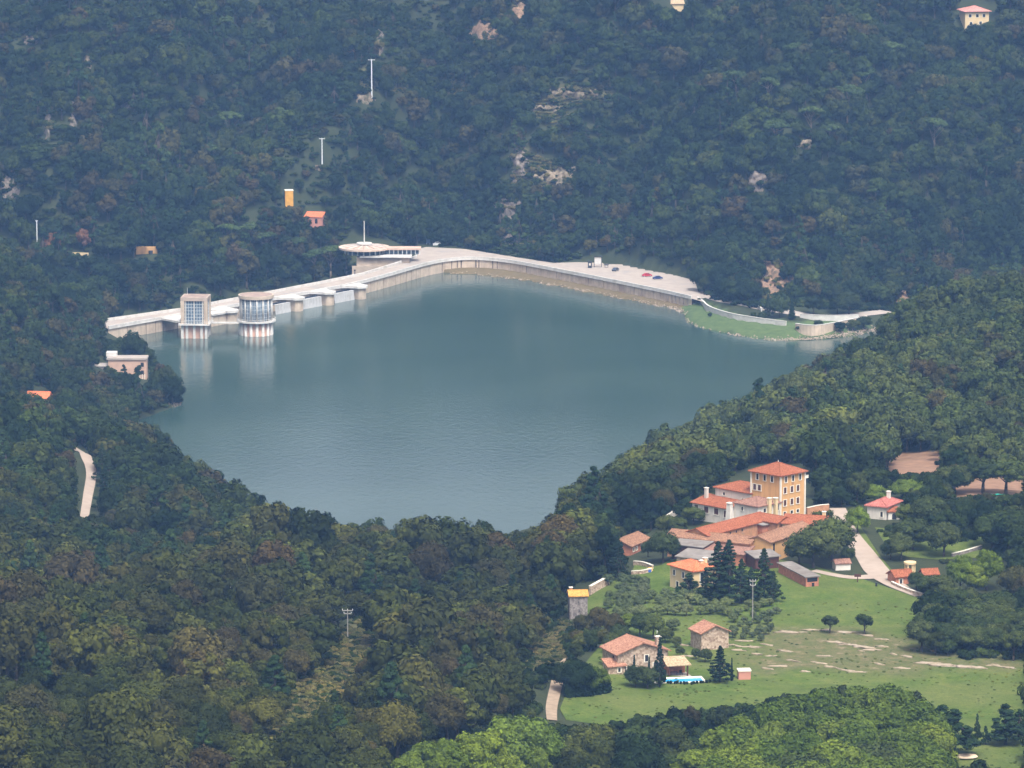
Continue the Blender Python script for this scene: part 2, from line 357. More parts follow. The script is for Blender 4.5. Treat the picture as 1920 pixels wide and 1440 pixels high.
# ---- ground material: forest floor, with dry grass, bare earth and rock where masks say so
def pixmask(polys, soft=0):
    u, v = proj((GX, np.maximum(GY, 100), GZ)); r = np.zeros(GX.shape)
    for p in polys: r = np.maximum(r, inpoly(u, v, p))
    return r*(GY > 800)
SCRUB_A = [(610, 1205), (700, 1138), (735, 1190), (640, 1325), (530, 1410), (480, 1390), (515, 1320)]
CLEAR = [(632, 1200), (700, 1148), (712, 1192), (615, 1315), (515, 1390), (500, 1375), (535, 1320)]
DRY = [SCRUB_A, [(980, 1180), (1065, 1165), (1060, 1235), (985, 1260)], [(640, 130), (900, 140), (900, 180), (640, 175)],
       [(990, 190), (1130, 160), (1150, 180), (1060, 205), (1090, 260), (1010, 225)], [(965, 280), (1000, 290), (1100, 340), (1090, 370), (1000, 350), (960, 350)]]
EARTH = [[(1660, 850), (1770, 845), (1760, 885), (1660, 885)], [(1790, 905), (1830, 895), (1920, 890), (1920, 930), (1780, 930)], [(1840, 830), (1890, 825), (1900, 870), (1830, 870)]]
m, t, p = newmat('forest_floor')
c = ramp(t, [(0.3, (0.020, 0.028, 0.009)), (0.55, (0.032, 0.040, 0.013)), (0.8, (0.050, 0.052, 0.020))], noise(t, 0.12, 6, 0.65))
at_ = N(t, 'ShaderNodeVertexColor'); at_.layer_name = 'cover'; sp = N(t, 'ShaderNodeSeparateColor'); t.links.new(at_.outputs[0], sp.inputs[0])
dry = ramp(t, [(0.3, (0.085, 0.095, 0.03)), (0.6, (0.12, 0.105, 0.045)), (0.8, (0.17, 0.14, 0.07))], noise(t, 0.35, 5, 0.7))
earth = ramp(t, [(0.3, (0.16, 0.085, 0.045)), (0.7, (0.27, 0.165, 0.10))], noise(t, 0.3, 4))
grassy = ramp(t, [(0.3, (0.05, 0.085, 0.025)), (0.7, (0.10, 0.14, 0.045))], noise(t, 0.3, 5, 0.7))
c = mixc(t, sp.outputs[0], c, dry); c = mixc(t, sp.outputs[1], c, earth); c = mixc(t, sp.outputs[2], c, grassy)
t.links.new(c, p.inputs['Base Color']); bump(t, p, noise(t, 1.5, 4), 0.6, 0.4)
M_floor = m
nx, ny = len(axx), len(axy)
V = np.stack([GX.ravel(), GY.ravel(), GZ.ravel()], 1)
ii, jj = np.meshgrid(np.arange(nx-1), np.arange(ny-1)); k = (jj*nx+ii).ravel()
me = tri_mesh('ground', V, np.stack([k, k+1, k+nx+1, k+nx], 1), M_floor, smooth=np.ones(len(k), bool))
ca = me.color_attributes.new('cover', 'FLOAT_COLOR', 'POINT')
PEN = [(1275, 575), (1312, 565), (1400, 594), (1480, 604), (1625, 594), (1640, 622), (1450, 640), (1300, 613), (1272, 597)]
msk = np.stack([np.maximum(pixmask(DRY), ib*.85), np.maximum(pixmask(EARTH), ib*.35), pixmask([PEN]), np.ones_like(GX)], -1)
ca.data.foreach_set('color', msk.astype('f').ravel())
o = link(bpy.data.objects.new('ground', me)); tag(o, kind='structure')

# ------------------------------------------------------------------ water
m, t, p = newmat('lake_water'); p.inputs['Roughness'].default_value = 0.14; p.inputs['IOR'].default_value = 1.55; p.inputs['Specular IOR Level'].default_value = 0.5
patch = noise(t, 0.012, 3, 0.5)
t.links.new(ramp(t, [(0.35, (0.030, 0.060, 0.048)), (0.7, (0.046, 0.080, 0.064))], patch), p.inputs['Base Color'])
mp = N(t, 'ShaderNodeMapping'); g = N(t, 'ShaderNodeNewGeometry'); t.links.new(g.outputs['Position'], mp.inputs['Vector']); mp.inputs['Scale'].default_value = (1.0, 0.5, 1)
n1 = noise(t, 0.45, 3, 0.6, mp.outputs[0])
bump(t, p, n1, 0.14, 0.6)
M_water = m
# the sheet runs a little way under the shore, so that the land itself draws the waterline
nl = len(lake); out_ = lake.copy(); ar = np.sum(lake[:, 0]*np.roll(lake[:, 1], -1)-np.roll(lake[:, 0], -1)*lake[:, 1])
for i in range(11, nl):
    tg = lake[(i+1) % nl]-lake[i-1]; tg /= np.linalg.norm(tg); out_[i] = lake[i]+np.array([tg[1], -tg[0]])*(9.0 if ar > 0 else -9.0)
cdt = delaunay_2d_cdt([Vector((float(a), float(b))) for a, b in out_], [(i, (i+1) % nl) for i in range(nl)], [], 1, 1e-4)
mw = MB(); mw.add([(p_.x, p_.y, 0) for p_ in cdt[0]], [tuple(f_) for f_ in cdt[2]])
o = mw.build('lake_water', M_water); tag(o, kind='structure')
# ------------------------------------------------------------------ tree kinds: tapered trunk with limbs, crown of leaf faces on many clumps
ICO = {}
def ico(sub):
    if sub not in ICO:
        bm = bmesh.new(); bmesh.ops.create_icosphere(bm, subdivisions=sub, radius=1.0)
        ICO[sub] = (np.array([v.co[:] for v in bm.verts]), np.array([[v.index for v in f.verts] for f in bm.faces])); bm.free()
    return ICO[sub]
def unit(a): return a/(np.linalg.norm(a, axis=-1, keepdims=True)+1e-9)
def foliage_arrays(cl, rad, per, leaf, g, sub=1, core=0.8, flat=1.0, out_bias=0.55, centre=None):
    """cl: clump centres; rad: radii -> verts, quads (leaves), tris (inner mass)"""
    cl = np.asarray(cl, float); rad = np.asarray(rad, float); K = len(cl)
    centre = cl.mean(0) if centre is None else np.asarray(centre, float)
    dirs = unit(g.normal(size=(K, per, 3)))
    outw = unit(cl-centre)[:, None, :]
    dirs = unit(dirs + outw*out_bias + np.array([0, 0, 0.25]))
    pos = cl[:, None]+dirs*rad[:, None, None]*np.array([1, 1, flat])*g.uniform(0.78, 1.16, (K, per, 1))
    nrm = unit(dirs*np.array([1, 1, 1/max(flat, .3)])+g.normal(size=dirs.shape)*0.33)
    a = unit(np.cross(nrm, g.normal(size=dirs.shape))); b = np.cross(nrm, a)
    s = leaf*g.uniform(0.55, 1.25, (K, per, 1))
    q = np.stack([pos+a*s, pos+b*s*0.62, pos-a*s, pos-b*s*0.62], 2).reshape(-1, 3)
    quads = np.arange(len(q)).reshape(-1, 4)
    iv, it = ico(sub); n = len(iv)
    cv = (cl[:, None]+iv[None]*(rad[:, None, None]*core)*np.array([1, 1, flat])*g.uniform(0.78, 1.1, (K, n, 1))).reshape(-1, 3)
    tris = (it[None]+np.arange(K)[:, None, None]*n).reshape(-1, 3)+len(q)
    return np.concatenate([q, cv]), quads, tris
def trunk_mb(h, r, limbs, g, lean=0.0, top=None):
    mb = MB(); pts = [(0, 0, -0.6)]
    for k in range(1, 4): pts.append((lean*h*k/3+g.uniform(-.06, .06)*h*.3, g.uniform(-.06, .06)*h*.3, h*k/3))
    for k in range(3): mb.bar(pts[k], pts[k+1], r*(1.25-0.28*k), 7, r*(1.25-0.28*(k+1)))
    for q in limbs:
        z0 = h*g.uniform(.45, .95); mb.bar((pts[3][0]*z0/h, pts[3][1]*z0/h, z0), q, r*.45, 5, r*.15)
    return mb
def crown_round(g, rx, rz, zc, K, up=-0.35, rr=(.30, .46), fill=.74):
    d = unit(g.normal(size=(K*3, 3))); d = d[d[:, 2] > up][:K]
    c = d*np.array([rx, rx, rz])*fill*g.uniform(.72, 1.12, (len(d), 1))+np.array([0, 0, zc])
    c = np.concatenate([c, g.normal(size=(max(2, K//6), 3))*np.array([rx, rx, rz])*.25+np.array([0, 0, zc])])
    return c, rx*g.uniform(*rr, len(c))
LEAF = {}
LEAF['oak'] = mat_foliage('oak_leaves', [(.011, .020, .008), (.018, .031, .010), (.032, .047, .013), (.044, .054, .016), (.016, .029, .011), (.042, .062, .017), (.014, .026, .010), (.027, .040, .012)])
LEAF['oakg'] = mat_foliage('paler_oak_leaves', [(.032, .048, .017), (.052, .074, .022), (.074, .092, .029), (.040, .058, .021), (.086, .102, .032), (.034, .050, .018)])
LEAF['oakn'] = mat_foliage('olive_green_oak_leaves', [(.024, .031, .008), (.044, .053, .013), (.060, .066, .018), (.020, .028, .008), (.052, .050, .017), (.068, .080, .020), (.030, .040, .011), (.040, .044, .014)])
LEAF['brown'] = mat_foliage('turning_oak_leaves', [(.050, .044, .018), (.056, .042, .021), (.045, .049, .018), (.064, .057, .024), (.040, .038, .017)])
LEAF['pine'] = mat_foliage('pine_needles', [(.022, .042, .018), (.030, .054, .021), (.025, .047, .022), (.040, .064, .025)])
LEAF['upine'] = mat_foliage('umbrella_pine_needles', [(.052, .082, .030), (.062, .092, .034), (.048, .076, .030)])
LEAF['bright'] = mat_foliage('plane_leaves', [(.048, .080, .014), (.105, .145, .023), (.078, .116, .019), (.115, .152, .026), (.058, .092, .016)])
LEAF['lime'] = mat_foliage('lime_green_leaves', [(.095, .145, .024), (.11, .155, .028), (.08, .13, .024)])
LEAF['olive'] = mat_foliage('olive_leaves', [(.10, .13, .062), (.085, .11, .05), (.12, .14, .075)])
LEAF['fir'] = mat_foliage('fir_needles', [(.018, .034, .018), (.022, .040, .022), (.026, .044, .024)])
LEAF['dead'] = mat_foliage('dry_red_leaves', [(.17, .085, .05), (.15, .08, .055), (.20, .10, .06)])
M_bark = mat_plain('bark', (.07, .055, .042), .95, .35, 2.0, .5)
M_barkp = mat_plain('pale_bark', (.15, .115, .085), .95, .3, 2.0, .5)

def proto(kind, seed, lod):
    """-> (trunk builder, crown verts, quads, tris, leaf material, bark)"""
    g = np.random.default_rng(seed); near = lod == 0
    if kind in ('oak', 'brown', 'bright', 'lime', 'dead'):
        rx = 3.4*g.uniform(.9, 1.1); rz = {'bright': 4.2, 'lime': 3.4, 'dead': 3.4}.get(kind, 2.9)*g.uniform(.9, 1.12); zc = 1.6+rz
        K, per, leaf, sub = (40, 100, .25, 1) if near else (18, 60, .40, 1)
        if kind == 'bright' and near: K, per, leaf = 52, 110, .27
        c, r = crown_round(g, rx, rz, zc, K, -0.6 if kind != 'bright' else -0.5)
        c[:, 0] += g.uniform(-.5, .5); lim = c[:7]
        tb = trunk_mb(zc*.9, .24, lim, g); cen = (0, 0, zc-.6); fl = .9
    elif kind == 'orchard':
        rx = 2.9*g.uniform(.9, 1.1); K, per, leaf, sub = 30, 90, .24, 1
        c, r = crown_round(g, rx, 2.0, 4.6, K, -.45, (.24, .42)); c[:, 2] += .5*np.sin(c[:, 0]*1.3); lim = c[:8]
        tb = trunk_mb(4.2, .26, lim, g, .03); cen = (0, 0, 4.2); fl = .8
    elif kind == 'pine':
        rx = 2.4; K, per, leaf, sub = (64, 70, .22, 1) if near else (22, 46, .40, 1)
        z = g.uniform(0, 1, K); rad = rx*(1.08-z**1.4)*np.sqrt(g.uniform(.2, 1, K)); an = g.uniform(0, 6.283, K)
        c = np.stack([rad*np.cos(an), rad*np.sin(an), 2.2+z*8.0], 1); r = g.uniform(.5, .95, K)*(1.15-.55*z)
        tb = trunk_mb(9.5, .24, c[:8]*np.array([1, 1, .95]), g); cen = (0, 0, 5); fl = .75
    elif kind == 'upine':
        rx = 4.4; K, per, leaf, sub = (34, 90, .27, 1) if near else (22, 56, .42, 1)
        an = g.uniform(0, 6.283, K); q = np.sqrt(g.uniform(0, 1, K)); c = np.stack([rx*q*np.cos(an), rx*q*np.sin(an), 9.4+1.7*(1-q**2)+g.uniform(-.4, .4, K)], 1); r = g.uniform(.9, 1.35, K)
        tb = trunk_mb(8.6, .3, c[:10]-np.array([0, 0, .4]), g); cen = (0, 0, 7.5); fl = .72
    elif kind == 'fir':
        K, per, leaf, sub = (70, 70, .24, 1) if near else (30, 40, .4, 1)
        z = np.linspace(0.04, 1, K); an = np.arange(K)*2.399; rad = 2.9*(1-z)**.8*g.uniform(.35, 1.15, K)
        c = np.stack([rad*np.cos(an), rad*np.sin(an), 1.2+z*10.4], 1); r = .22+.8*(1-z)*g.uniform(.45, 1.15, K)
        tb = trunk_mb(10.5, .24, c[:12], g); cen = (0, 0, 4); fl = .55
    elif kind == 'cypress':
        K, per, leaf, sub = (26, 60, .2, 1); z = np.linspace(.03, 1, K); an = np.arange(K)*2.399; rad = .28*(1-z)
        c = np.stack([rad*np.cos(an), rad*np.sin(an), .5+z*7.2], 1); r = .62*(1-z*.82)+.05
        tb = trunk_mb(6, .13, [], g); cen = (0, 0, 3); fl = 1.3
    elif kind == 'olive':
        K, per, leaf, sub = (20, 70, .16, 1)
        c, r = crown_round(g, 1.5, 1.25, 2.0, K, -.5, (.32, .5)); tb = trunk_mb(1.7, .13, c[:5], g); cen = (0, 0, 1.7); fl = .95
    elif kind == 'shrub':
        K, per, leaf, sub = (14, 60, .22, 1) if near else (9, 36, .36, 1)
        c, r = crown_round(g, 1.7, .95, .75, K, -.2, (.34, .5)); tb = trunk_mb(.8, .08, c[:4], g); cen = (0, 0, .3); fl = .85
    v, q, t = foliage_arrays(c, r, per, leaf, g, sub, .8, fl, centre=cen)
    return tb, v, q, t
PROTO = {}
def tree_data(kind, var, lod=0, leafmat=None):
    key = (kind, var, lod, leafmat)
    if key not in PROTO:
        tb, v, q, t = proto(kind, 100+var*13+len(kind)*7+sum(map(ord, kind)), lod)
        lm = LEAF[leafmat or {'cypress': 'fir', 'shrub': 'oak', 'orchard': 'oakg'}.get(kind, kind)]
        cm = tri_mesh('crown', v, [q, t], lm); tm = mesh_of('trunk', tb.v, tb.f, M_barkp if kind == 'upine' else M_bark, True)
        PROTO[key] = (tm, cm)
    return PROTO[key]
NAMES = {'oak': 'evergreen_oak', 'brown': 'turning_oak', 'pine': 'pine_tree', 'upine': 'umbrella_pine', 'bright': 'plane_tree', 'lime': 'lime_green_tree', 'olive': 'olive_tree', 'fir': 'fir_tree', 'cypress': 'cypress_tree', 'shrub': 'shrub', 'dead': 'dead_tree', 'orchard': 'field_tree'}
def tree(kind, p, s, label, group=None, var=0, lod=0, sz=None, name=None, leafmat=None, cat='tree'):
    tm, cm = tree_data(kind, var, lod, leafmat)
    o = empty(name or NAMES[kind], (float(p[0]), float(p[1]), float(p[2])), rnd.uniform(0, 6.283), label, cat, group)
    o.scale = (s, s, sz or s)
    link(bpy.data.objects.new('trunk', tm), o); link(bpy.data.objects.new('crown', cm), o)
    return o

def scatter_object(name, pts, kinds, label=None):
    """one mass of trees (kind stuff): points that carry a turned and scaled tree each. kinds: list of (kind, var, lod, leafmat)"""
    col = bpy.data.collections.new(name+'_models')
    for i, k in enumerate(kinds):
        tm, cm = tree_data(*k)
        ob = bpy.data.objects.new('m%02d_%s' % (i, name), None)
        nv = len(cm.vertices); cv = np.empty(nv*3, 'f'); cm.vertices.foreach_get('co', cv)
        nt_ = len(tm.vertices); tv = np.empty(nt_*3, 'f'); tm.vertices.foreach_get('co', tv)
        tq = [np.array([list(p.vertices)]) + nv for p in tm.polygons]
        groups = {}
        for f in tq: groups.setdefault(f.shape[1], []).append(f)
        arrs = [np.concatenate(groups[c_]) for c_ in sorted(groups)]
        cq = np.array([list(p.vertices) for p in cm.polygons if len(p.vertices) == 4]); ct = np.array([list(p.vertices) for p in cm.polygons if len(p.vertices) == 3])
        allf = [cq, ct]+arrs; mi = np.concatenate([np.full(len(f), 0 if j < 2 else 1) for j, f in enumerate(allf)])
        me = tri_mesh(name+'_model', np.concatenate([cv.reshape(-1, 3), tv.reshape(-1, 3)]), allf, [cm.materials[0], tm.materials[0]], mi=mi)
        bpy.data.objects.remove(ob); ob = bpy.data.objects.new('m%02d_%s' % (i, name), me); col.objects.link(ob)
    P = np.array([q[:3] for q in pts], 'f'); me = bpy.data.meshes.new(name); me.vertices.add(len(P)); me.vertices.foreach_set('co', P.ravel())
    a = me.attributes.new('turn', 'FLOAT_VECTOR', 'POINT'); a.data.foreach_set('vector', np.array([(0, 0, rnd.uniform(0, 6.283)) for _ in pts], 'f').ravel())
    a = me.attributes.new('size', 'FLOAT_VECTOR', 'POINT'); a.data.foreach_set('vector', np.array([(q[3], q[3], q[3]*q[4]) for q in pts], 'f').ravel())
    a = me.attributes.new('pick', 'INT', 'POINT'); a.data.foreach_set('value', np.array([q[5] for q in pts], 'i'))
    o = link(bpy.data.objects.new(name, me)); tag(o, label, kind='stuff')
    ng = bpy.data.node_groups.new(name, 'GeometryNodeTree')
    ng.interface.new_socket('Geometry', in_out='INPUT', socket_type='NodeSocketGeometry'); ng.interface.new_socket('Geometry', in_out='OUTPUT', socket_type='NodeSocketGeometry')
    gi = ng.nodes.new('NodeGroupInput'); go = ng.nodes.new('NodeGroupOutput'); ip = ng.nodes.new('GeometryNodeInstanceOnPoints'); ci = ng.nodes.new('GeometryNodeCollectionInfo')
    ci.inputs['Collection'].default_value = col; ci.inputs['Separate Children'].default_value = True; ci.inputs['Reset Children'].default_value = True
    ip.inputs['Pick Instance'].default_value = True
    def named(n, ty):
        x = ng.nodes.new('GeometryNodeInputNamedAttribute'); x.data_type = ty; x.inputs['Name'].default_value = n; return x.outputs[0]
    L = ng.links.new
    L(gi.outputs[0], ip.inputs['Points']); L(ci.outputs[0], ip.inputs['Instance']); L(named('pick', 'INT'), ip.inputs['Instance Index'])
    L(named('turn', 'FLOAT_VECTOR'), ip.inputs['Rotation']); L(named('size', 'FLOAT_VECTOR'), ip.inputs['Scale']); L(ip.outputs[0], go.inputs[0])
    md = o.modifiers.new('trees', 'NODES'); md.node_group = ng
    return o
# ------------------------------------------------------------------ dam
M_par = mat_plain('white_concrete', (.58, .55, .51), .8, .12, .5, stain=(.43, .40, .36))
M_wall = mat_plain('tan_concrete', (.54, .43, .33), .9, .16, .35, .3, stain=(.40, .30, .22), streak=.45)
M_joint = mat_plain('damp_joint', (.12, .095, .08), .95, .25, 1.0)
M_deck = mat_plain('pale_asphalt', (.36, .305, .26), .9, .10, .3, .2, stain=(.30, .27, .25))
M_gate = mat_plain('pale_steel_gate', (.48, .47, .46), .6, .08, .8, stain=(.38, .36, .34), streak=.6)
M_dark = mat_plain('dark_opening', (.03, .032, .036), .6, .2, 1.0)
M_glass = mat_plain('tower_glazing', (.11, .15, .19), .25, .5, .9)
M_top = mat_plain('weathered_roof_slab', (.30, .22, .18), .95, .25, .4, .3, stain=(.42, .34, .27))
M_metal = mat_plain('galvanised_metal', (.62, .64, .66), .5, .08, 1.0)
def resample(pts, step):
    pts = np.array(pts, float); seg = np.hypot(*np.diff(pts, axis=0).T); L = np.concatenate([[0], np.cumsum(seg)])
    n = max(2, int(L[-1]/step)+1); s = np.linspace(0, L[-1], n)
    return np.stack([np.interp(s, L, pts[:, 0]), np.interp(s, L, pts[:, 1])], 1)
def smooth_line(pts, it=3):
    p = np.array(pts, float)
    for _ in range(it):
        q_ = np.empty((2*len(p)-2+2-0, 2)); a = p[:-1]*.75+p[1:]*.25; b = p[:-1]*.25+p[1:]*.75
        q_ = np.empty((2*len(a), 2)); q_[0::2] = a; q_[1::2] = b; p = np.vstack([p[:1], q_, p[-1:]])
    return p
def normals(p):
    t_ = np.gradient(p, axis=0); t_ /= np.linalg.norm(t_, axis=1, keepdims=True); return np.stack([t_[:, 1], -t_[:, 0]], 1)     # right hand side of travel
def band(mb, p, o0, o1, z0, z1):
    """solid band along a line, between two offsets to its right and two heights (numbers or arrays)"""
    n = normals(p); a = p+n*np.asarray(o0).reshape(-1, 1); b = p+n*np.asarray(o1).reshape(-1, 1); K = len(p); v = []
    z0 = np.broadcast_to(z0, K); z1 = np.broadcast_to(z1, K)
    for i in range(K): v += [(*a[i], z0[i]), (*b[i], z0[i]), (*b[i], z1[i]), (*a[i], z1[i])]
    f = []
    for i in range(K-1):
        for j in range(4): f.append((4*i+j, 4*i+(j+1) % 4, 4*i+4+(j+1) % 4, 4*i+4+j))
    f += [(3, 2, 1, 0), tuple(4*(K-1)+j for j in range(4))]
    return mb.add(v, f)
def sheet(name, outline, zfun, mat, parent=None, step=4.0, o=(0, 0, 0), kind=None):
    """flat or draped surface inside an outline"""
    ol = np.vstack([resample(np.array([outline[i], outline[(i+1) % len(outline)]]), step)[:-1] for i in range(len(outline))])
    x0, y0 = ol.min(0); x1, y1 = ol.max(0); gx, gy = np.meshgrid(np.arange(x0, x1, step), np.arange(y0, y1, step)); gx = gx.ravel(); gy = gy.ravel()
    k_ = inpoly(gx, gy, ol) & (segdist(gx, gy, ol) > step*.45)
    pts = np.vstack([ol, np.stack([gx[k_], gy[k_]], 1)]); n = len(ol)
    r = delaunay_2d_cdt([Vector((float(a), float(b))) for a, b in pts], [(i, (i+1) % n) for i in range(n)], [list(range(n))], 1, 1e-4)
    vv = np.array([[p.x, p.y] for p in r[0]]); zz = zfun(vv[:, 0], vv[:, 1]) if callable(zfun) else np.full(len(vv), zfun)
    mb = MB(o); mb.add(np.column_stack([vv, zz]), [tuple(f) for f in r[2]])
    ob = mb.build(name, mat, parent, True)
    if kind: tag(ob, kind=kind)
    # all faces up
    me = ob.data
    if len(me.polygons) and sum(p.normal.z for p in me.polygons) < 0: me.flip_normals()
    return ob
O_D = np.array([front_w[0][0], front_w[0][1], 0.0])
dam = empty('dam', tuple(O_D), 0, 'long curved concrete dam with white parapets and a road on top', 'dam')
fl = resample(smooth_line(front_w, 2), 1.5); bl = resample(back_w, 2.0)
def cut_u(line, u0, u1, z=6):
    u, _ = proj((line[:, 0], line[:, 1], np.full(len(line), z))); s_ = np.arange(len(line)); a_, b_ = np.interp(max(u0, u[0]), u, s_), np.interp(min(u1, u[-1]), u, s_)
    k_ = np.concatenate([[a_], np.arange(math.floor(a_)+1, math.ceil(b_)), [b_]]); k_ = k_[np.concatenate([[True], np.diff(k_) > .02])]
    return np.stack([np.interp(k_, s_, line[:, 0]), np.interp(k_, s_, line[:, 1])], 1)
def split_u(line, u0, u1, z=6):
    u, _ = proj((line[:, 0], line[:, 1], np.full(len(line), z))); return line[(u >= u0) & (u <= u1)]
# core behind the panels, panels with open dark joints between them, cornice, parapets, road
band(MB(O_D), fl, .6, -1.2, -9, 5.0).build('wall_core', M_joint, dam)
jo = [200, 236, 271, 289, 303, 330, 392, 444, 520, 562, 604, 646, 686, 692, 704, 716, 728, 738.5, 748, 759, 768.5, 777, 785, 801, 827, 845, 856, 863, 893, 899, 926, 934, 960, 990, 1017, 1046, 1075, 1106, 1135, 1164, 1192, 1206, 1228, 1242, 1256, 1263, 1270, 1278, 1285, 1292, 1301]
for a, b in zip(jo[:-1], jo[1:]):
    sl = cut_u(fl, a, b)
    if len(sl) < 2: continue
    du = sl[-1]-sl[0]; L = np.hypot(*du)
    if L < 1: continue
    e = (du/L)*.22
    sl = sl.copy(); sl[0] += e; sl[-1] -= e
    band(MB(O_D), sl, .85+rnd.uniform(-.03, .03), .45, -9, 4.72).build('wall_panel', M_wall, dam)
band(MB(O_D), fl, 1.35, .3, 4.72, 5.0).build('cornice', M_par, dam)
band(MB(O_D), fl, 1.25, .75, 5.0, 6.15).build('front_parapet', M_par, dam)
band(MB(O_D), bl, .3, -.3, 3.0, 6.15).build('back_parapet', M_par, dam)
band(MB(O_D), bl, .1, -.15, -16, 3.0).build('downstream_face', M_wall, dam)
kf = split_u(fl, 0, 792); road_ol = np.vstack([kf, bl[::-1]])
sheet('road_deck', road_ol[::1], 5.02, M_deck, dam, 6.0, O_D)
# spillway: gate piers with white capping, steel gates, beams
gl = [atz(u, v, 0)[:2] for u, v in [(470, 598.5), (514, 590.3), (690, 556.8)]]; gdir = (gl[2]-gl[1])/np.linalg.norm(gl[2]-gl[1]); gn = np.array([gdir[1], -gdir[0]])
A0 = front_w[0]; ddir = (front_w[4]-front_w[0])/np.linalg.norm(front_w[4]-front_w[0]); dn = np.array([ddir[1], -ddir[0]])
def on_gate(u):                                   # along the gate line at column u
    best = min(np.linspace(-60, 60, 1201), key=lambda s_: abs(proj((*(gl[1]+gdir*s_), 2.0))[0]-u)); return gl[1]+gdir*best
def to_dam(p): return float(np.dot(A0-p, dn))     # distance back to the road edge (negative = upstream of it)
PIER_U = [431, 556, 614, 674]
for u in PIER_U:
    c_ = on_gate(u); back = -to_dam(c_)+1.0; hw = 2.3
    nose = [(-hw, 0), (-hw, -1.2), (-hw*.75, -2.2), (-hw*.3, -2.7), (hw*.3, -2.7), (hw*.75, -2.2), (hw, -1.2), (hw, 0), (hw, back), (-hw, back)]
    W = lambda x_, y_: tuple(c_+gdir*x_-gn*y_)
    MB(O_D).prism([W(*q_) for q_ in nose], -9, 4.7).build('gate_pier', M_wall, dam)
    cap = [(-hw-.9, .4), (-hw-1.0, -1.6), (-hw*.85, -3.0), (-hw*.3, -3.6), (hw*.3, -3.6), (hw*.85, -3.0), (hw+1.0, -1.6), (hw+.9, .4), (hw+1.8, back*.45), (hw+4.0, back-1.6), (-hw-4.0, back-1.6), (-hw-1.8, back*.45)]
    cp_ = MB(O_D).prism([W(*q_) for q_ in cap], 4.7, 5.7).build('pier_cap', M_par, dam)
for ua, ub in [(516, 545), (567, 603), (627, 664)]:
    a, b = on_gate(ua), on_gate(ub)
    mb = MB(O_D); K = 7; prof = [(.9*math.sin(i/(K-1)*1.5), -3+7.0*i/(K-1)) for i in range(K)]
    vs = []; 
    for (o_, z_) in prof: vs += [(*(a-gn*(o_-.8)), z_), (*(b-gn*(o_-.8)), z_)]
    vs += [(*(b-gn*1.2), 4.0), (*(a-gn*1.2), 4.0)]
    mb.add(vs, [(2*i, 2*i+1, 2*i+3, 2*i+2) for i in range(K-1)]+[(2*K-2, 2*K-1, 2*K, 2*K+1)]).build('spillway_gate', M_gate, dam)
    MB(O_D).prism([tuple(a-gn*2.4), tuple(b-gn*2.4), tuple(b-gn*3.4), tuple(a-gn*3.4)], 3.4, 4.3).build('hoist_beam', M_dark, dam)
# wall piece with white ledge between the two towers
a, b = on_gate(396), on_gate(446)
MB(O_D).prism([tuple(a), tuple(b), tuple(b-gn*4), tuple(a-gn*4)], -9, 4.4).build('tower_link_wall', M_wall, dam)
MB(O_D).prism([tuple(a+gn*.6), tuple(b+gn*.6), tuple(b-gn*5), tuple(a-gn*5)], 4.4, 5.2).build('tower_link_cap', M_par, dam)
pA = atz(330, 602, 5.5)[:2]; pB = atz(298, 596, 5.5)[:2]; pC = atz(338, 590, 5.5)[:2]
MB(O_D).prism([tuple(pA), tuple(atz(345, 603, 5.5)[:2]), tuple(pC), tuple(pB)], 4.8, 5.6).build('tower_approach_slab', M_par, dam)
# lamp posts on the back parapet
for u in (665, 650, 781):
    i = int(np.argmin(np.abs(proj((bl[:, 0], bl[:, 1], np.full(len(bl), 6.)))[0]-u)))
    q_ = bl[i]; r_ = empty('lamp_post', (*q_, 6.15), 0, {665: 'dark post on the dam parapet nearer the round pavilion', 650: 'second dark post on the dam parapet near the pavilion', 781: 'blue and white post at the end of the dam road'}[u], 'post')
    MB().cyl(0, 0, -.1, 1.5 if u != 781 else 2.6, .22, .16).build('post', M_dark if u != 781 else M_metal, r_); MB().box(-.35, .35, -.35, .35, 1.5 if u != 781 else 2.6, 1.9 if u != 781 else 3.6).build('head', M_dark if u != 781 else M_par, r_)

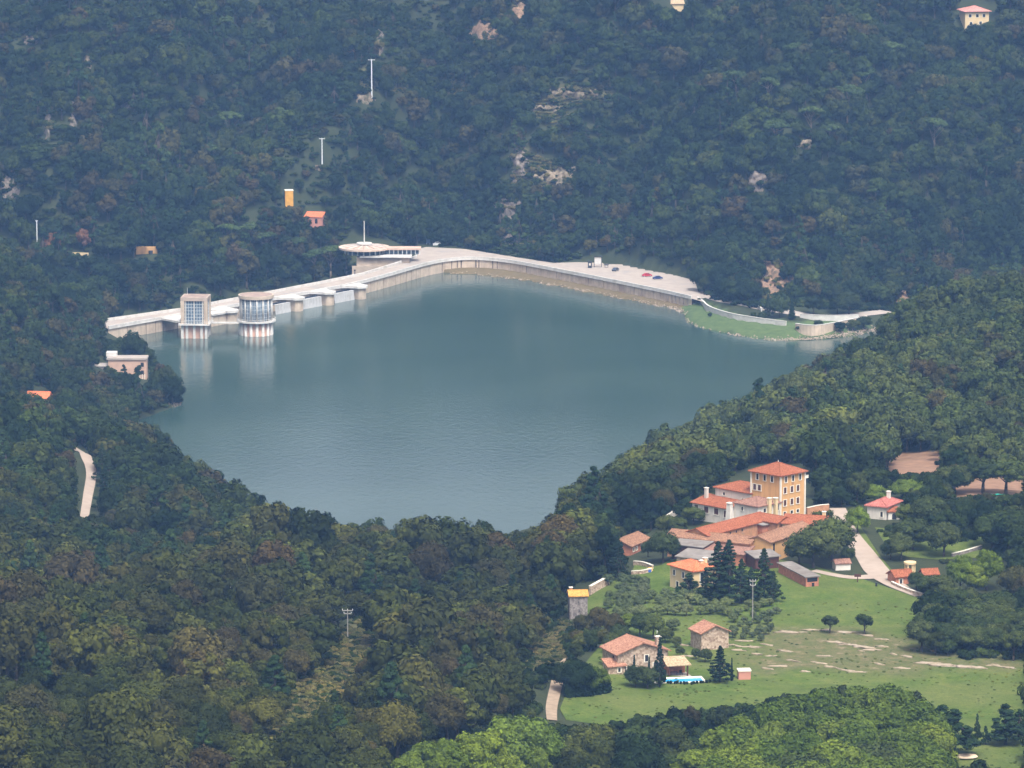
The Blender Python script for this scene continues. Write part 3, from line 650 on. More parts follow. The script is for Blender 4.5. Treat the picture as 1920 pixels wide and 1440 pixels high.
# ------------------------------------------------------------------ intake towers
def intake_round():
    f = atz(479, 632, 0); r0 = 7.0; c_ = (f[0], f[1]+r0, 0)
    t_ = empty('round_intake_tower', c_, 0, 'round glazed intake tower standing in the lake at the dam', 'tower')
    MB().cyl(0, 0, -9, 5.4, r0-.9, n=40).build('shaft', mat_plain('pink_concrete', (.50, .30, .22), .9, .12, .4), t_, True)
    n = 16
    for i in range(n):
        a_ = 2*math.pi*i/n+.1
        mb = MB(); mb.cyl((r0-.75)*math.cos(a_), (r0-.75)*math.sin(a_), -9, 5.4, .62, n=8); mb.build('pilaster', M_par, t_, True)
    MB().cyl(0, 0, 5.4, 6.0, r0+.9, n=48).build('balcony', M_par, t_)
    bal = MB(); N_ = 40
    for i in range(N_):
        a0, a1 = 2*math.pi*i/N_, 2*math.pi*(i+1)/N_; rr = r0+.75
        bal.bar((rr*math.cos(a0), rr*math.sin(a0), 6.9), (rr*math.cos(a1), rr*math.sin(a1), 6.9), .09, 5)
        bal.bar((rr*math.cos(a0), rr*math.sin(a0), 6.0), (rr*math.cos(a0), rr*math.sin(a0), 6.9), .06, 4)
    bal.build('railing', M_par, t_)
    MB().cyl(0, 0, 6.0, 15.0, r0-.8, n=40).build('glazing', M_glass, t_, True)
    for i in range(n):
        a_ = 2*math.pi*i/n+.1; MB().cyl((r0-.55)*math.cos(a_), (r0-.55)*math.sin(a_), 6.0, 15.0, .3, n=8).build('column', M_par, t_, True)
    for i in range(48):
        if i % 3 == 0: continue
        a_ = 2*math.pi*i/48+.1; MB().cyl((r0-.78)*math.cos(a_), (r0-.78)*math.sin(a_), 6.0, 15.0, .08, n=5).build('mullion', M_metal, t_)
    for z_ in (7.6, 9.2, 10.8, 12.4, 13.8):
        mb = MB()
        for i in range(40):
            a0, a1 = 2*math.pi*i/40, 2*math.pi*(i+1)/40; rr = r0-.76; mb.bar((rr*math.cos(a0), rr*math.sin(a0), z_), (rr*math.cos(a1), rr*math.sin(a1), z_), .07, 4)
        mb.build('transom', M_metal, t_)
    MB().cyl(0, 0, 15.0, 16.3, r0+.15, n=48).build('roof_band', mat_plain('tan_band', (.50, .40, .31), .9, .1, .5), t_)
    MB().cyl(0, 0, 16.3, 16.36, r0-.45, n=40).build('roof_slab', M_top, t_)
def intake_square():
    f = atz(366, 635, 0); h = 5.3; c_ = (f[0], f[1]+h, 0)
    t_ = empty('square_intake_tower', c_, R(-4), 'square glazed intake tower beside the left end of the dam', 'tower')
    MB().box(-h+.7, h-.7, -h+.7, h-.7, -9, 5.4).build('shaft', mat_plain('pink_concrete_shaft', (.52, .33, .25), .9, .12, .4), t_)
    for sx, sy in [(-1, -1), (1, -1), (-1, 1), (1, 1), (0, -1), (0, 1), (-1, 0), (1, 0), (-.62, -1), (.62, -1)]:
        MB().box(sx*(h-.5)-.5, sx*(h-.5)+.5, sy*(h-.5)-.5, sy*(h-.5)+.5, -9, 5.4).build('pilaster', M_par, t_)
    MB().box(-h-1, h+1, -h-1, h+1, 5.4, 6.0).build('balcony', M_par, t_)
    bal = MB()
    for a_, b_ in [((-1, -1), (1, -1)), ((1, -1), (1, 1)), ((1, 1), (-1, 1)), ((-1, 1), (-1, -1))]:
        p_ = np.array(a_)*(h+.85); q_ = np.array(b_)*(h+.85); bal.bar((*p_, 6.9), (*q_, 6.9), .09, 5)
        for k_ in np.linspace(0, 1, 9): r_ = p_*(1-k_)+q_*k_; bal.bar((*r_, 6.0), (*r_, 6.9), .06, 4)
    bal.build('railing', M_par, t_)
    MB().box(-h+.5, h-.5, -h+.5, h-.5, 6.0, 15.2).build('glazing', M_glass, t_)
    for sx in (-1, 1):
        for sy in (-1, 1): MB().box(sx*(h-.65)-.75, sx*(h-.65)+.75, sy*(h-.65)-.75, sy*(h-.65)+.75, 6.0, 15.2).build('corner_pier', M_wall, t_)
    for s_, ax in [(-1, 0), (1, 0), (-1, 1), (1, 1)]:
        for k_ in (-3.4, 0, 3.4):
            mb = MB(); a_ = (k_-.22, k_+.22); b_ = sorted((s_*(h-.55), s_*(h-.3)))
            (mb.box(*a_, *b_, 6.0, 15.2) if ax == 0 else mb.box(*b_, *a_, 6.0, 15.2)).build('mullion', M_par, t_)
        for z_ in np.arange(7.3, 15, 1.3):
            mb = MB(); b_ = sorted((s_*(h-.55), s_*(h-.42))); (mb.box(-h+1.4, h-1.4, *b_, z_-.06, z_+.06) if ax == 0 else mb.box(*b_, -h+1.4, h-1.4, z_-.06, z_+.06)).build('transom', M_metal, t_)
        for k_ in (-2.3, -1.15, 1.15, 2.3):
            mb = MB(); b_ = sorted((s_*(h-.55), s_*(h-.44))); (mb.box(k_-.06, k_+.06, *b_, 6.0, 15.2) if ax == 0 else mb.box(*b_, k_-.06, k_+.06, 6.0, 15.2)).build('glazing_bar', M_metal, t_)
    MB().box(-h-.1, h+.1, -h-.1, h+.1, 15.2, 16.6).build('roof_band', mat_plain('tan_roof_band', (.42, .33, .27), .9, .1, .5), t_)
    MB().box(-h+.4, h-.4, -h+.4, h-.4, 16.6, 16.66).build('roof_slab', M_top, t_)
    MB().bar((-3.6, 2, 16.6), (-3.6, 2, 19.6), .08).build('antenna', M_metal, t_)
intake_round(); intake_square()
# footbridge between the two towers
a_, b_ = atz(394, 605, 5.4), atz(447, 604, 5.4)
fb = empty('footbridge', (a_[0], a_[1], 5.4), 0, 'narrow white footbridge joining the two intake towers', 'footbridge')
MB(a_).box(a_[0]-1.5, b_[0]+2, min(a_[1], b_[1]), min(a_[1], b_[1])+2.0, 5.0, 5.5).build('deck', M_par, fb)
mb = MB(a_)
for k_ in np.linspace(a_[0]-1.5, b_[0]+2, 9): mb.bar((k_, min(a_[1], b_[1])+.1, 5.5), (k_, min(a_[1], b_[1])+.1, 6.4), .05, 4)
mb.bar((a_[0]-1.5, min(a_[1], b_[1])+.1, 6.4), (b_[0]+2, min(a_[1], b_[1])+.1, 6.4), .07, 4); mb.build('railing', M_par, fb)

# ------------------------------------------------------------------ square and road beside the dam
ks = split_u(fl, 786, 1302); n_ = normals(ks)
sq = np.vstack([ks+n_*.9, [atz(1318, 566, 5)[:2]], plaza_w[::-1], [bl[-1]]])
sheet('road', sq, 5.012, M_deck, None, 6.0, (0, 0, 0), 'structure')
RP = [(1308, 548), (1345, 562), (1400, 571), (1470, 585), (1500, 592), (1560, 596), (1630, 590), (1700, 582), (1760, 574)]
def ribbon(name, pix, width, mat, lift=.12, kind='structure', world=None, step=2.0):
    line = np.array(world if world is not None else [ground(u, v)[:2] for u, v in pix]); line = resample(smooth_line(line, 2), step); n = normals(line); wd = np.broadcast_to(width, 1)[0] if np.isscalar(width) else np.interp(np.linspace(0, 1, len(line)), np.linspace(0, 1, len(width)), width)
    v = []; f = []; K = 5
    for i in range(len(line)):
        w_ = wd if np.isscalar(wd) else wd[i]
        for k_ in np.linspace(-1, 1, K): p_ = line[i]+n[i]*w_/2*k_; v.append((p_[0], p_[1], float(height(p_[0], p_[1]))+lift))
    for i in range(len(line)-1):
        for j in range(K-1): f.append((K*i+j, K*i+j+1, K*i+K+j+1, K*i+K+j))
    mb = MB(); mb.add(v, f); ob = mb.build(name, mat, None, True, kind)
    if sum(p.normal.z for p in ob.data.polygons) < 0: ob.data.flip_normals()
    return ob
ribbon('lakeside_road', RP, 7.0, M_deck, .25)
# low white wall round the grassy point
def wall_line(name, label, pix, z, h, th, mat=None, cat='wall', base=None):
    ln = resample(smooth_line([atz(u, v, z+h)[:2] for u, v in pix], 2), 1.5)
    o_ = empty(name, (*ln[0], z), 0, label, cat)
    band(MB((*ln[0], z)), ln, th/2, -th/2, (base if base is not None else z-2.5), z+h-.16).build('wall_body', mat or M_par, o_)
    band(MB((*ln[0], z)), ln, th/2+.1, -th/2-.1, z+h-.16, z+h).build('coping', M_par, o_)
    return o_
wall_line('parapet_wall', 'curving low white wall above the grassy lakeside point', [(1308, 556), (1318, 563), (1326, 572), (1345, 580), (1375, 588), (1400, 592), (1432, 597), (1474, 602)], 4.1, 1.1, .5, base=1.5)
wall_line('retaining_wall', 'low white-topped stone wall at the right end of the point', [(1492, 606), (1515, 609), (1535, 609.5), (1570, 603), (1600, 596.5), (1625, 592)], 4.2, 1.2, .6, M_wall, base=.5)
wall_line('roadside_wall', 'pale wall along the far side of the lakeside road', [(1500, 588.5), (1540, 590.5), (1575, 591), (1610, 589)], 4.6, 1.3, .4)
wall_line('stone_barrier', 'short pale wall beyond the cypress trees by the road', [(1392, 565), (1420, 570), (1428, 577)], 4.8, 1.5, .5)
# ------------------------------------------------------------------ round pavilion
c0 = atz(683, 461, 11.5); pv_ = empty('round_pavilion', (c0[0], c0[1], 5), 0, 'flat round pavilion roof with radial ribs and a white mast', 'pavilion'); rp = 10.8
M_prf = mat_plain('pavilion_roof_tiles', (.50, .36, .28), .9, .12, .5)
mb = MB(); nseg = 48
mb.add([(9.6*math.cos(2*math.pi*i/nseg), 9.6*math.sin(2*math.pi*i/nseg), 6.2) for i in range(nseg)]+[(2.6*math.cos(2*math.pi*i/nseg), 2.6*math.sin(2*math.pi*i/nseg), 7.0) for i in range(nseg)],
       [(i, (i+1) % nseg, nseg+(i+1) % nseg, nseg+i) for i in range(nseg)]+[tuple(range(nseg, 2*nseg))]+[tuple(range(nseg-1, -1, -1))]).build('roof', M_prf, pv_)
for i in range(24):
    a_ = 2*math.pi*i/24; MB().bar((9.5*math.cos(a_), 9.5*math.sin(a_), 6.26), (2.7*math.cos(a_), 2.7*math.sin(a_), 7.04), .16, 5).build('rib', M_par if i % 2 else M_top, pv_)
MB().cyl(0, 0, 5.3, 6.12, rp+.45, n=nseg).build('fascia', mat_plain('pale_fascia', (.58, .45, .36), .85, .08, .5), pv_)
MB().cyl(0, 0, 7.3, 7.9, 3.4, n=32).build('hub', M_par, pv_); MB().cyl(0, 0, 6.9, 7.3, 2.2, n=24).build('hub_neck', M_top, pv_)
MB().cyl(0, 0, 7.9, 17.6, .28, .2).build('mast', M_par, pv_)
MB().cyl(0, 0, 3.1, 5.3, 7.6, n=40).build('glazing', M_glass, pv_, True)
for i in range(20):
    a_ = 2*math.pi*i/20; MB().cyl(8.6*math.cos(a_), 8.6*math.sin(a_), 3.1, 5.3, .3, n=6).build('column', M_metal, pv_)
e0 = atz(675, 480, 8.2)[0]-c0[0]; e1 = atz(772, 480, 8.2)[0]-c0[0]
MB().box(e0, e1, -9.6, 9, 2.5, 3.2).build('terrace', M_par, pv_)
M_bw = mat_plain('tan_base_wall', (.46, .37, .29), .9, .15, .4, .3, stain=(.36, .29, .22))
MB().box(e0-1.5, e1-1, -8.2, 8.5, -14, 2.5).build('base_wall', M_bw, pv_); MB().box(e0-3.5, e0+12, -9.4, -8.2, -14, -1.2).build('lower_wall', M_bw, pv_)
k0 = atz(722, 463, 11.2)[0]-c0[0]; k1 = atz(789, 466, 11.2)[0]-c0[0]
MB().box(k0, k1, -5.2, 1.5, 5.35, 6.15).build('canopy', M_prf, pv_)
for k_ in np.linspace(k0+2, k1-.5, 8): MB().box(k_-.12, k_+.12, -4.8, -4.55, 3.2, 5.35).build('canopy_post', M_metal, pv_)
MB().box(k0, k1-1, -2.2, -2.0, 3.2, 5.35).build('canopy_screen', M_glass, pv_)
# ------------------------------------------------------------------ cars, notice board, booth by the lake road
M_tyre = mat_plain('tyre', (.02, .02, .02), .8, .1, 2.0)
def car(u, v, rz, c, label):
    p_ = atz(u, v, 5.02); o_ = empty('parked_car', tuple(p_), rz, label, 'car', 'cars parked on the square by the dam')
    M_b = mat_plain('car_paint', c, .3, .04, 1.0)
    prof = [(-2.1, .32), (-2.1, .82), (-1.75, .98), (-1.35, 1.02), (-.75, 1.47), (.55, 1.5), (1.3, 1.05), (1.95, .9), (2.1, .62), (2.1, .32)]
    mb = MB(); K = len(prof); hw = .86
    mb.add([(x_, -hw*(.86 if z_ > 1.2 else 1), z_) for x_, z_ in prof]+[(x_, hw*(.86 if z_ > 1.2 else 1), z_) for x_, z_ in prof], [tuple(range(K)), tuple(range(2*K-1, K-1, -1))]+[(i, i+K, (i+1) % K+K, (i+1) % K) for i in range(K)]).build('body', M_b, o_)
    for s_ in (-1, 1):
        mb = MB(); y_ = s_*.83; mb.add([(-1.2, y_*.99+s_*.03, 1.05), (-.72, y_*.9+s_*.03, 1.42), (.5, y_*.9+s_*.03, 1.44), (1.15, y_*.99+s_*.03, 1.08), (-1.2, y_*.9, 1.05), (-.72, y_*.8, 1.42), (.5, y_*.8, 1.44), (1.15, y_*.9, 1.08)], [(0, 1, 2, 3), (7, 6, 5, 4), (0, 4, 5, 1), (2, 6, 7, 3), (1, 5, 6, 2), (0, 3, 7, 4)]).build('side_window', M_dark, o_)
        for xw in (-1.3, 1.3):
            wh = MB(); wh.bar((xw, s_*.68, .32), (xw, s_*.9, .32), .33, 12); wo = wh.build('wheel', M_tyre, o_)
            MB().bar((xw, s_*.88, .32), (xw, s_*.92, .32), .2, 10).build('rim', M_metal, wo)
        MB().box(2.02 if True else 0, 2.12, s_*.6-.18, s_*.6+.18, .66, .8).build('headlight', M_par, o_)
    MB().add([(1.26, -.7, 1.1), (1.26, .7, 1.1), (.6, .66, 1.46), (.6, -.66, 1.46), (1.34, -.7, 1.12), (1.34, .7, 1.12), (.68, .66, 1.5), (.68, -.66, 1.5)], [(4, 5, 6, 7), (3, 2, 1, 0), (0, 1, 5, 4), (2, 3, 7, 6), (0, 4, 7, 3), (1, 2, 6, 5)]).build('windscreen', M_dark, o_)
    return o_
car(1154, 508, R(65), (.06, .07, .09), 'dark grey car parked beside the notice board')
car(1213, 518.5, R(12), (.45, .03, .05), 'red car parked next to the dark blue car')
car(1233, 523.5, R(8), (.03, .05, .16), 'dark blue car parked next to the red car')
p_ = atz(1121, 501, 5.02); nb = empty('notice_board', tuple(p_), R(-8), 'tall white notice board in a dark frame on the square', 'notice board')
MB().box(-1.7, -1.5, -.1, .1, -.1, 4.6).build('post', M_dark, nb); MB().box(1.5, 1.7, -.1, .1, -.1, 4.6).build('post', M_dark, nb)
MB().box(-1.5, 1.5, -.06, .06, 1.3, 4.4).build('panel', M_par, nb); MB().box(-1.9, 1.9, -.4, .6, 4.6, 4.8).build('hood', M_dark, nb)
for u, l in ((1106, 'dark ticket booth left of the notice board'), (1137, 'small low cabinet right of the notice board')):
    p_ = atz(u, 502, 5.02); o_ = empty('booth' if u < 1120 else 'cabinet', tuple(p_), R(-8), l, 'booth' if u < 1120 else 'cabinet'); h_ = 2.6 if u < 1120 else 1.3
    MB().box(-.8, .8, -.7, .7, -.1, h_).build('body', M_dark if u < 1120 else M_deck, o_); MB().box(-1, 1, -.9, .9, h_, h_+.2).build('roof', M_dark, o_); MB().box(-.3, .5, -.74, -.7, h_*.4, h_*.8).build('window', M_par, o_)
for u, v, l, c in ((803, 461, 'small blue signboard at the back of the square', (.08, .12, .2)), (820, 461, 'white van at the edge of the square behind the pavilion', (.7, .7, .7))):
    p_ = atz(u, v, 5.02)
    if u == 803:
        o_ = empty('signboard', tuple(p_), 0, l, 'sign'); MB().box(-.9, .9, -.06, .06, 1.2, 3.4).build('panel', mat_plain('sign_blue', c), o_); MB().box(-.8, -.66, -.05, .05, -.1, 1.2).build('post', M_metal, o_); MB().box(.66, .8, -.05, .05, -.1, 1.2).build('post', M_metal, o_)
    else:
        o_ = car(u, v, R(15), c, l); o_.scale = (1.05, 1.05, 1.25); o_['group'] = 'cars parked on the square by the dam'
# ------------------------------------------------------------------ houses
M_ochre = mat_plain('ochre_render', (.60, .34, .14), .9, .06, .3, .1, stain=(.52, .31, .15), streak=.3)
M_cream = mat_plain('cream_render', (.66, .50, .28), .9, .06, .3, .1, stain=(.58, .44, .26))
M_white = mat_plain('white_render', (.66, .61, .54), .9, .06, .4, .1, stain=(.55, .49, .41), streak=.35)
M_trim = mat_plain('pale_trim', (.74, .68, .58), .85, .05, 1.0)
M_brick = mat_plain('red_brick', (.42, .17, .10), .95, .25, 1.4, .4, stain=(.34, .16, .11))
M_obrick = mat_plain('orange_brick', (.46, .23, .12), .95, .22, 1.2, .4, stain=(.36, .22, .13))
M_pink = mat_plain('pink_render', (.52, .24, .18), .9, .1, .5, .2)
M_stone = mat_stone('rubble_stone', (.24, .16, .11), (.42, .32, .24), 2.2)
M_stoneg = mat_stone('grey_rubble_stone', (.12, .10, .095), (.23, .20, .185), 2.4)
M_rred = mat_tile('red_clay_tiles', (.22, .056, .021), (.29, .092, .040), .8)
M_rnew = mat_tile('new_orange_tiles', (.50, .125, .045), (.55, .165, .07), .3)
M_rold = mat_tile('old_brown_tiles', (.17, .078, .042), (.28, .145, .083), .7)
M_rbrn = mat_tile('brown_tiles', (.20, .10, .070), (.27, .14, .10), .5)
M_rstone = mat_tile('lichened_tiles', (.23, .082, .044), (.40, .205, .13), .8)
M_rpale = mat_tile('pale_mossy_tiles', (.30, .20, .11), (.46, .34, .21), .9)
M_rgold = mat_tile('lichen_gold_tiles', (.44, .20, .035), (.54, .29, .07), .7)
M_rgrey = mat_plain('grey_sheet_roof', (.21, .185, .165), .9, .2, .5, .4, stain=(.15, .125, .105))
M_wood = mat_plain('brown_shutter', (.09, .035, .025), .7, .2, 2.0)
M_pane = mat_plain('window_pane', (.025, .025, .03), .25, .2, 2.0)
def house(name, label, P, th, w_, d_, h, wall, roof, kind='gable_x', rise=1.6, over=.45, wins=(), cat='house', group=None, base=-2.5, roofmat=None, chim=(), rd=None):
    """walls x 0..w, y 0..d seen from the near corner P; th = direction of x. wins: (face, pos, z, width, height, arched, shutter)"""
    o_ = empty(name, (float(P[0]), float(P[1]), float(P[2])), th, label, cat, group)
    mb = MB(); lo = h
    if kind in ('gable_x', 'gable_y'):
        mb.box(0, w_, 0, d_, base, h)
        if kind == 'gable_x': mb.add([(0, 0, h), (0, d_, h), (0, d_/2, h+rise-.12), (w_, 0, h), (w_, d_, h), (w_, d_/2, h+rise-.12)], [(0, 1, 2), (5, 4, 3), (0, 2, 5, 3), (1, 4, 5, 2), (0, 3, 4, 1)])
        else: mb.add([(0, 0, h), (w_, 0, h), (w_/2, 0, h+rise-.12), (0, d_, h), (w_, d_, h), (w_/2, d_, h+rise-.12)], [(0, 1, 2), (5, 4, 3), (0, 2, 5, 3), (1, 4, 5, 2), (0, 3, 4, 1)])
    elif kind == 'shed_y': mb.add([(0, 0, base), (w_, 0, base), (w_, d_, base), (0, d_, base), (0, 0, h), (w_, 0, h), (w_, d_, h+rise), (0, d_, h+rise)], [(0, 3, 2, 1), (4, 5, 6, 7), (0, 1, 5, 4), (1, 2, 6, 5), (2, 3, 7, 6), (3, 0, 4, 7)])
    elif kind == 'shed_x': mb.add([(0, 0, base), (w_, 0, base), (w_, d_, base), (0, d_, base), (0, 0, h), (w_, 0, h+rise), (w_, d_, h+rise), (0, d_, h)], [(0, 3, 2, 1), (4, 5, 6, 7), (0, 1, 5, 4), (1, 2, 6, 5), (2, 3, 7, 6), (3, 0, 4, 7)])
    else: mb.box(0, w_, 0, d_, base, h)
    mb.build('wall', wall, o_)
    th_ = .22; e = over; rf = MB()
    def slab(q4, t_=th_):
        n = len(q4); rf.add([(a, b, c+.04) for a, b, c in q4]+[(a, b, c+.04+t_) for a, b, c in q4], [tuple(range(n-1, -1, -1)), tuple(range(n, 2*n))]+[(i, (i+1) % n, n+(i+1) % n, n+i) for i in range(n)])
    if kind == 'gable_x':
        k_ = rise/(d_/2); m_ = d_/2; z0 = h-k_*e
        slab([(-e, -e, z0), (w_+e, -e, z0), (w_+e, m_, h+rise), (-e, m_, h+rise)]); slab([(-e, m_, h+rise), (w_+e, m_, h+rise), (w_+e, d_+e, z0), (-e, d_+e, z0)])
    elif kind == 'gable_y':
        k_ = rise/(w_/2); m_ = w_/2; z0 = h-k_*e
        slab([(-e, -e, z0), (m_, -e, h+rise), (m_, d_+e, h+rise), (-e, d_+e, z0)]); slab([(m_, -e, h+rise), (w_+e, -e, z0), (w_+e, d_+e, z0), (m_, d_+e, h+rise)])
    elif kind == 'shed_y': k_ = rise/d_; slab([(-e, -e, h-k_*e), (w_+e, -e, h-k_*e), (w_+e, d_+e, h+rise+k_*e), (-e, d_+e, h+rise+k_*e)])
    elif kind == 'shed_x': k_ = rise/w_; slab([(-e, -e, h-k_*e), (w_+e, -e, h+rise+k_*e), (w_+e, d_+e, h+rise+k_*e), (-e, d_+e, h-k_*e)])
    elif kind == 'flat': slab([(-e, -e, h), (w_+e, -e, h), (w_+e, d_+e, h), (-e, d_+e, h)], .3)
    elif kind == 'hip':
        if w_ >= d_: r0, r1 = (d_/2, d_/2), (w_-d_/2, d_/2)
        else: r0, r1 = (w_/2, w_/2), (w_/2, d_-w_/2)
        if abs(r0[0]-r1[0])+abs(r0[1]-r1[1]) < .6: r1 = (r0[0]+(.3 if w_ >= d_ else 0), r0[1]+(0 if w_ >= d_ else .3))
        a, b, c, d4 = (-e, -e), (w_+e, -e), (w_+e, d_+e), (-e, d_+e); z0 = h-.12
        V_ = [(*a, z0), (*b, z0), (*c, z0), (*d4, z0), (*a, z0+th_), (*b, z0+th_), (*c, z0+th_), (*d4, z0+th_), (*r0, h+rise), (*r1, h+rise)]
        F_ = [(3, 2, 1, 0), (0, 1, 5, 4), (1, 2, 6, 5), (2, 3, 7, 6), (3, 0, 4, 7)]
        F_ += [(4, 5, 9, 8), (5, 6, 9), (6, 7, 8, 9), (7, 4, 8)] if w_ >= d_ else [(4, 5, 8), (5, 6, 9, 8), (6, 7, 9), (7, 4, 8, 9)]
        rf.add(V_, F_)
    ro = rf.build('roof', roof, o_)
    # ridge tiles as a sub-part
    rg = MB()
    if kind == 'gable_x': rg.bar((-e, d_/2, h+rise+.2), (w_+e, d_/2, h+rise+.2), .16, 6)
    elif kind == 'gable_y': rg.bar((w_/2, -e, h+rise+.2), (w_/2, d_+e, h+rise+.2), .16, 6)
    elif kind == 'hip':
        for c_, r_ in (((-e, -e), r0), ((w_+e, -e), r0 if w_ < d_ else r1), ((w_+e, d_+e), r1), ((-e, d_+e), r1 if w_ < d_ else r0)): rg.bar((*c_, h+.08), (*r_, h+rise+.02), .13, 5)
        rg.bar((*r0, h+rise), (*r1, h+rise), .14, 5)
    if rg.v: rg.build('ridge_tiles', roof, ro)
    for cx_, cy_, z0, z1, s_ in chim:
        ch = MB().box(cx_-s_, cx_+s_, cy_-s_, cy_+s_, z0, z1).build('chimney', M_obrick if wall is M_stoneg else M_cream if name == 'middle_wing' else wall, ro)
        MB().box(cx_-s_-.12, cx_+s_+.12, cy_-s_-.12, cy_+s_+.12, z1, z1+.15).build('chimney_cap', M_trim, ro)
    for W_ in wins:
        face, pos, z_, ww, hh = W_[:5]; arch = len(W_) > 5 and W_[5]; shut = len(W_) > 6 and W_[6]; fr = len(W_) > 7 and W_[7]
        def pt(a_, n_, z__):      # a along the face, n outwards
            return {'F': (a_, -n_, z__), 'L': (-n_, a_, z__), 'R': (w_+n_, a_, z__)}[face]
        def bx(a0, a1, n0, n1, z0, z1, mb_):
            A_ = pt(a0, n0, z0); B_ = pt(a1, n1, z1); return mb_.box(min(A_[0], B_[0]), max(A_[0], B_[0]), min(A_[1], B_[1]), max(A_[1], B_[1]), z0, z1)
        nm = 'door' if z_-hh/2 < .15 and hh > 1.7 else 'window'
        mb = MB()
        if arch:
            K = 8; prof = [(-ww/2, z_-hh/2), (ww/2, z_-hh/2)]+[(ww/2*math.cos(math.pi*i/K), z_+hh/2-ww/2+ww/2*math.sin(math.pi*i/K)) for i in range(K+1)]
            n_ = len(prof); mb.add([pt(pos+a_, .03, b_) for a_, b_ in prof]+[pt(pos+a_, -.3, b_) for a_, b_ in prof], [tuple(range(n_)), tuple(range(2*n_-1, n_-1, -1))]+[(i, i+n_, (i+1) % n_+n_, (i+1) % n_) for i in range(n_)])
            wo = mb.build(nm, M_pane, o_)
        else: wo = bx(pos-ww/2, pos+ww/2, -.3, .03, z_-hh/2, z_+hh/2, mb).build(nm, M_wood if shut else M_pane, o_)
        if not fr:
            f_ = MB(); b_ = .22
            bx(pos-ww/2-b_, pos-ww/2, -.05, .09, z_-hh/2, z_+hh/2+b_*.6, f_); bx(pos+ww/2, pos+ww/2+b_, -.05, .09, z_-hh/2, z_+hh/2+b_*.6, f_); bx(pos-ww/2, pos+ww/2, -.05, .085, z_+hh/2, z_+hh/2+b_*.6, f_)
            f_.build('frame', M_trim, wo)
            if nm == 'window': bx(pos-ww/2-.2, pos+ww/2+.2, -.05, .16, z_-hh/2-.14, z_-hh/2-.01, MB()).build('sill', M_trim, wo)
    return o_
def gp(u, v, z=None): return ground(u, v, 900) if z is None else atz(u, v, z)
# ---- the big house: ochre tower, white wings
Z0 = 64.6; C0 = atz(1463, 975, Z0); TH = R(45); ex = np.array([math.cos(TH), math.sin(TH), 0]); ey = np.array([-math.sin(TH), math.cos(TH), 0])
def L0(x_, y_, z_=0): return C0+ex*x_+ey*y_+np.array([0, 0, z_])
tw = [('F', p_, 10.2, .75, 1.5, True) for p_ in (2.0, 4.7, 7.4)] + [('F', p_, 7.4, 1.0, 1.55, False, True) for p_ in (1.7, 4.3, 6.6)] + [('F', p_, 4.2, 1.0, 1.55, False, True) for p_ in (1.7, 4.3, 6.6)] + [('F', p_, 1.5, .9, .8) for p_ in (1.6, 4.3, 6.6)]
tw += [('L', p_, 10.2, .75, 1.5, True) for p_ in (2.9, 5.4, 7.9)] + [('L', p_, 7.4, 1.0, 1.5, False, True) for p_ in (7.2, 8.8)]
t_ = house('tower_house', 'tall square ochre tower house with arched top windows and red roof', L0(0, 0), TH, 9.1, 9.9, 11.4, M_ochre, M_rred, 'hip', 2.3, .7, tw, cat='house')
for x_, y_ in ((-.06, -.06), (9.16, -.06), (-.06, 9.96)): MB().box(x_-.2, x_+.2, y_-.2, y_+.2, -2, 11.3).build('corner_trim', M_trim, t_)
MB().box(4.3, 4.9, -.12, 0, 8.55, 9.2).build('crest', mat_plain('stone_crest', (.45, .24, .12)), t_)
MB().bar((9.6, 0, 9.6), (9.6, 0, 11.2), .05).build('antenna', M_metal, t_); MB().box(9.3, 10.6, -.05, .05, 9.5, 10.3).build('bracket', M_trim, t_)
MB().cyl(4.55, 4.95, 13.6, 14.3, .12, .05).build('finial', M_trim, t_)
house('white_wing', 'white wing with hipped red roof behind the tower house', L0(0, 9.9), TH, 9.0, 12.5, 5.5, M_white, M_rred, 'hip', 1.7, .5, [('L', 3.0, 3.4, .8, .8), ('L', 9.5, 4.2, .7, .7)], cat='house', chim=[(7.6, 2.0, 5.5, 8.2, .35)])
house('white_veranda', 'low white wing with lean-to red roof and large brown windows', L0(-5.8, 12.5), TH, 5.8, 12.6, 1.9, M_white, M_rred, 'shed_x', 1.2, .5,
      [('L', 1.2, .45, .8, 1.7, False, True), ('L', 4.2, .7, 1.5, 1.6, False, True), ('L', 7.7, .7, 1.5, 1.6, False, True), ('L', 11.2, .9, 1.3, 1.2, False, True)], cat='house', base=-4, chim=[(3.6, 11.0, 2.4, 5.4, .4)])
house('middle_wing', 'brown-roofed wing with white gable wall in front of the tower', L0(-8.6, 0), TH, 8.6, 8.0, 4.6, M_white, M_rbrn, 'hip', 1.6, .45, [('L', 5.2, 3.4, .6, 1.0, True), ('F', 2.6, 3.3, .9, 1.0), ('F', 4.9, 3.4, .9, 1.2), ('F', 7.6, 3.5, .7, 1.6)], cat='house', chim=[(3.9, -.4, .5, 6.3, .45), (6.3, -.4, .5, 6.0, .45)])
cw = empty('white_chimney_stack', tuple(L0(-9.4, 8.8)), TH, 'stout tapered white chimney between the veranda and the middle wing', 'chimney')
MB().add([(-1.0, -1.0, -3), (1.0, -1.0, -3), (1.0, 1.0, -3), (-1.0, 1.0, -3), (-.55, -.55, 4.4), (.55, -.55, 4.4), (.55, .55, 4.4), (-.55, .55, 4.4)], [(0, 3, 2, 1), (4, 5, 6, 7), (0, 1, 5, 4), (1, 2, 6, 5), (2, 3, 7, 6), (3, 0, 4, 7)]).build('shaft', M_white, cw)
MB().box(-.7, .7, -.7, .7, 4.4, 4.6).build('cap', M_trim, cw)
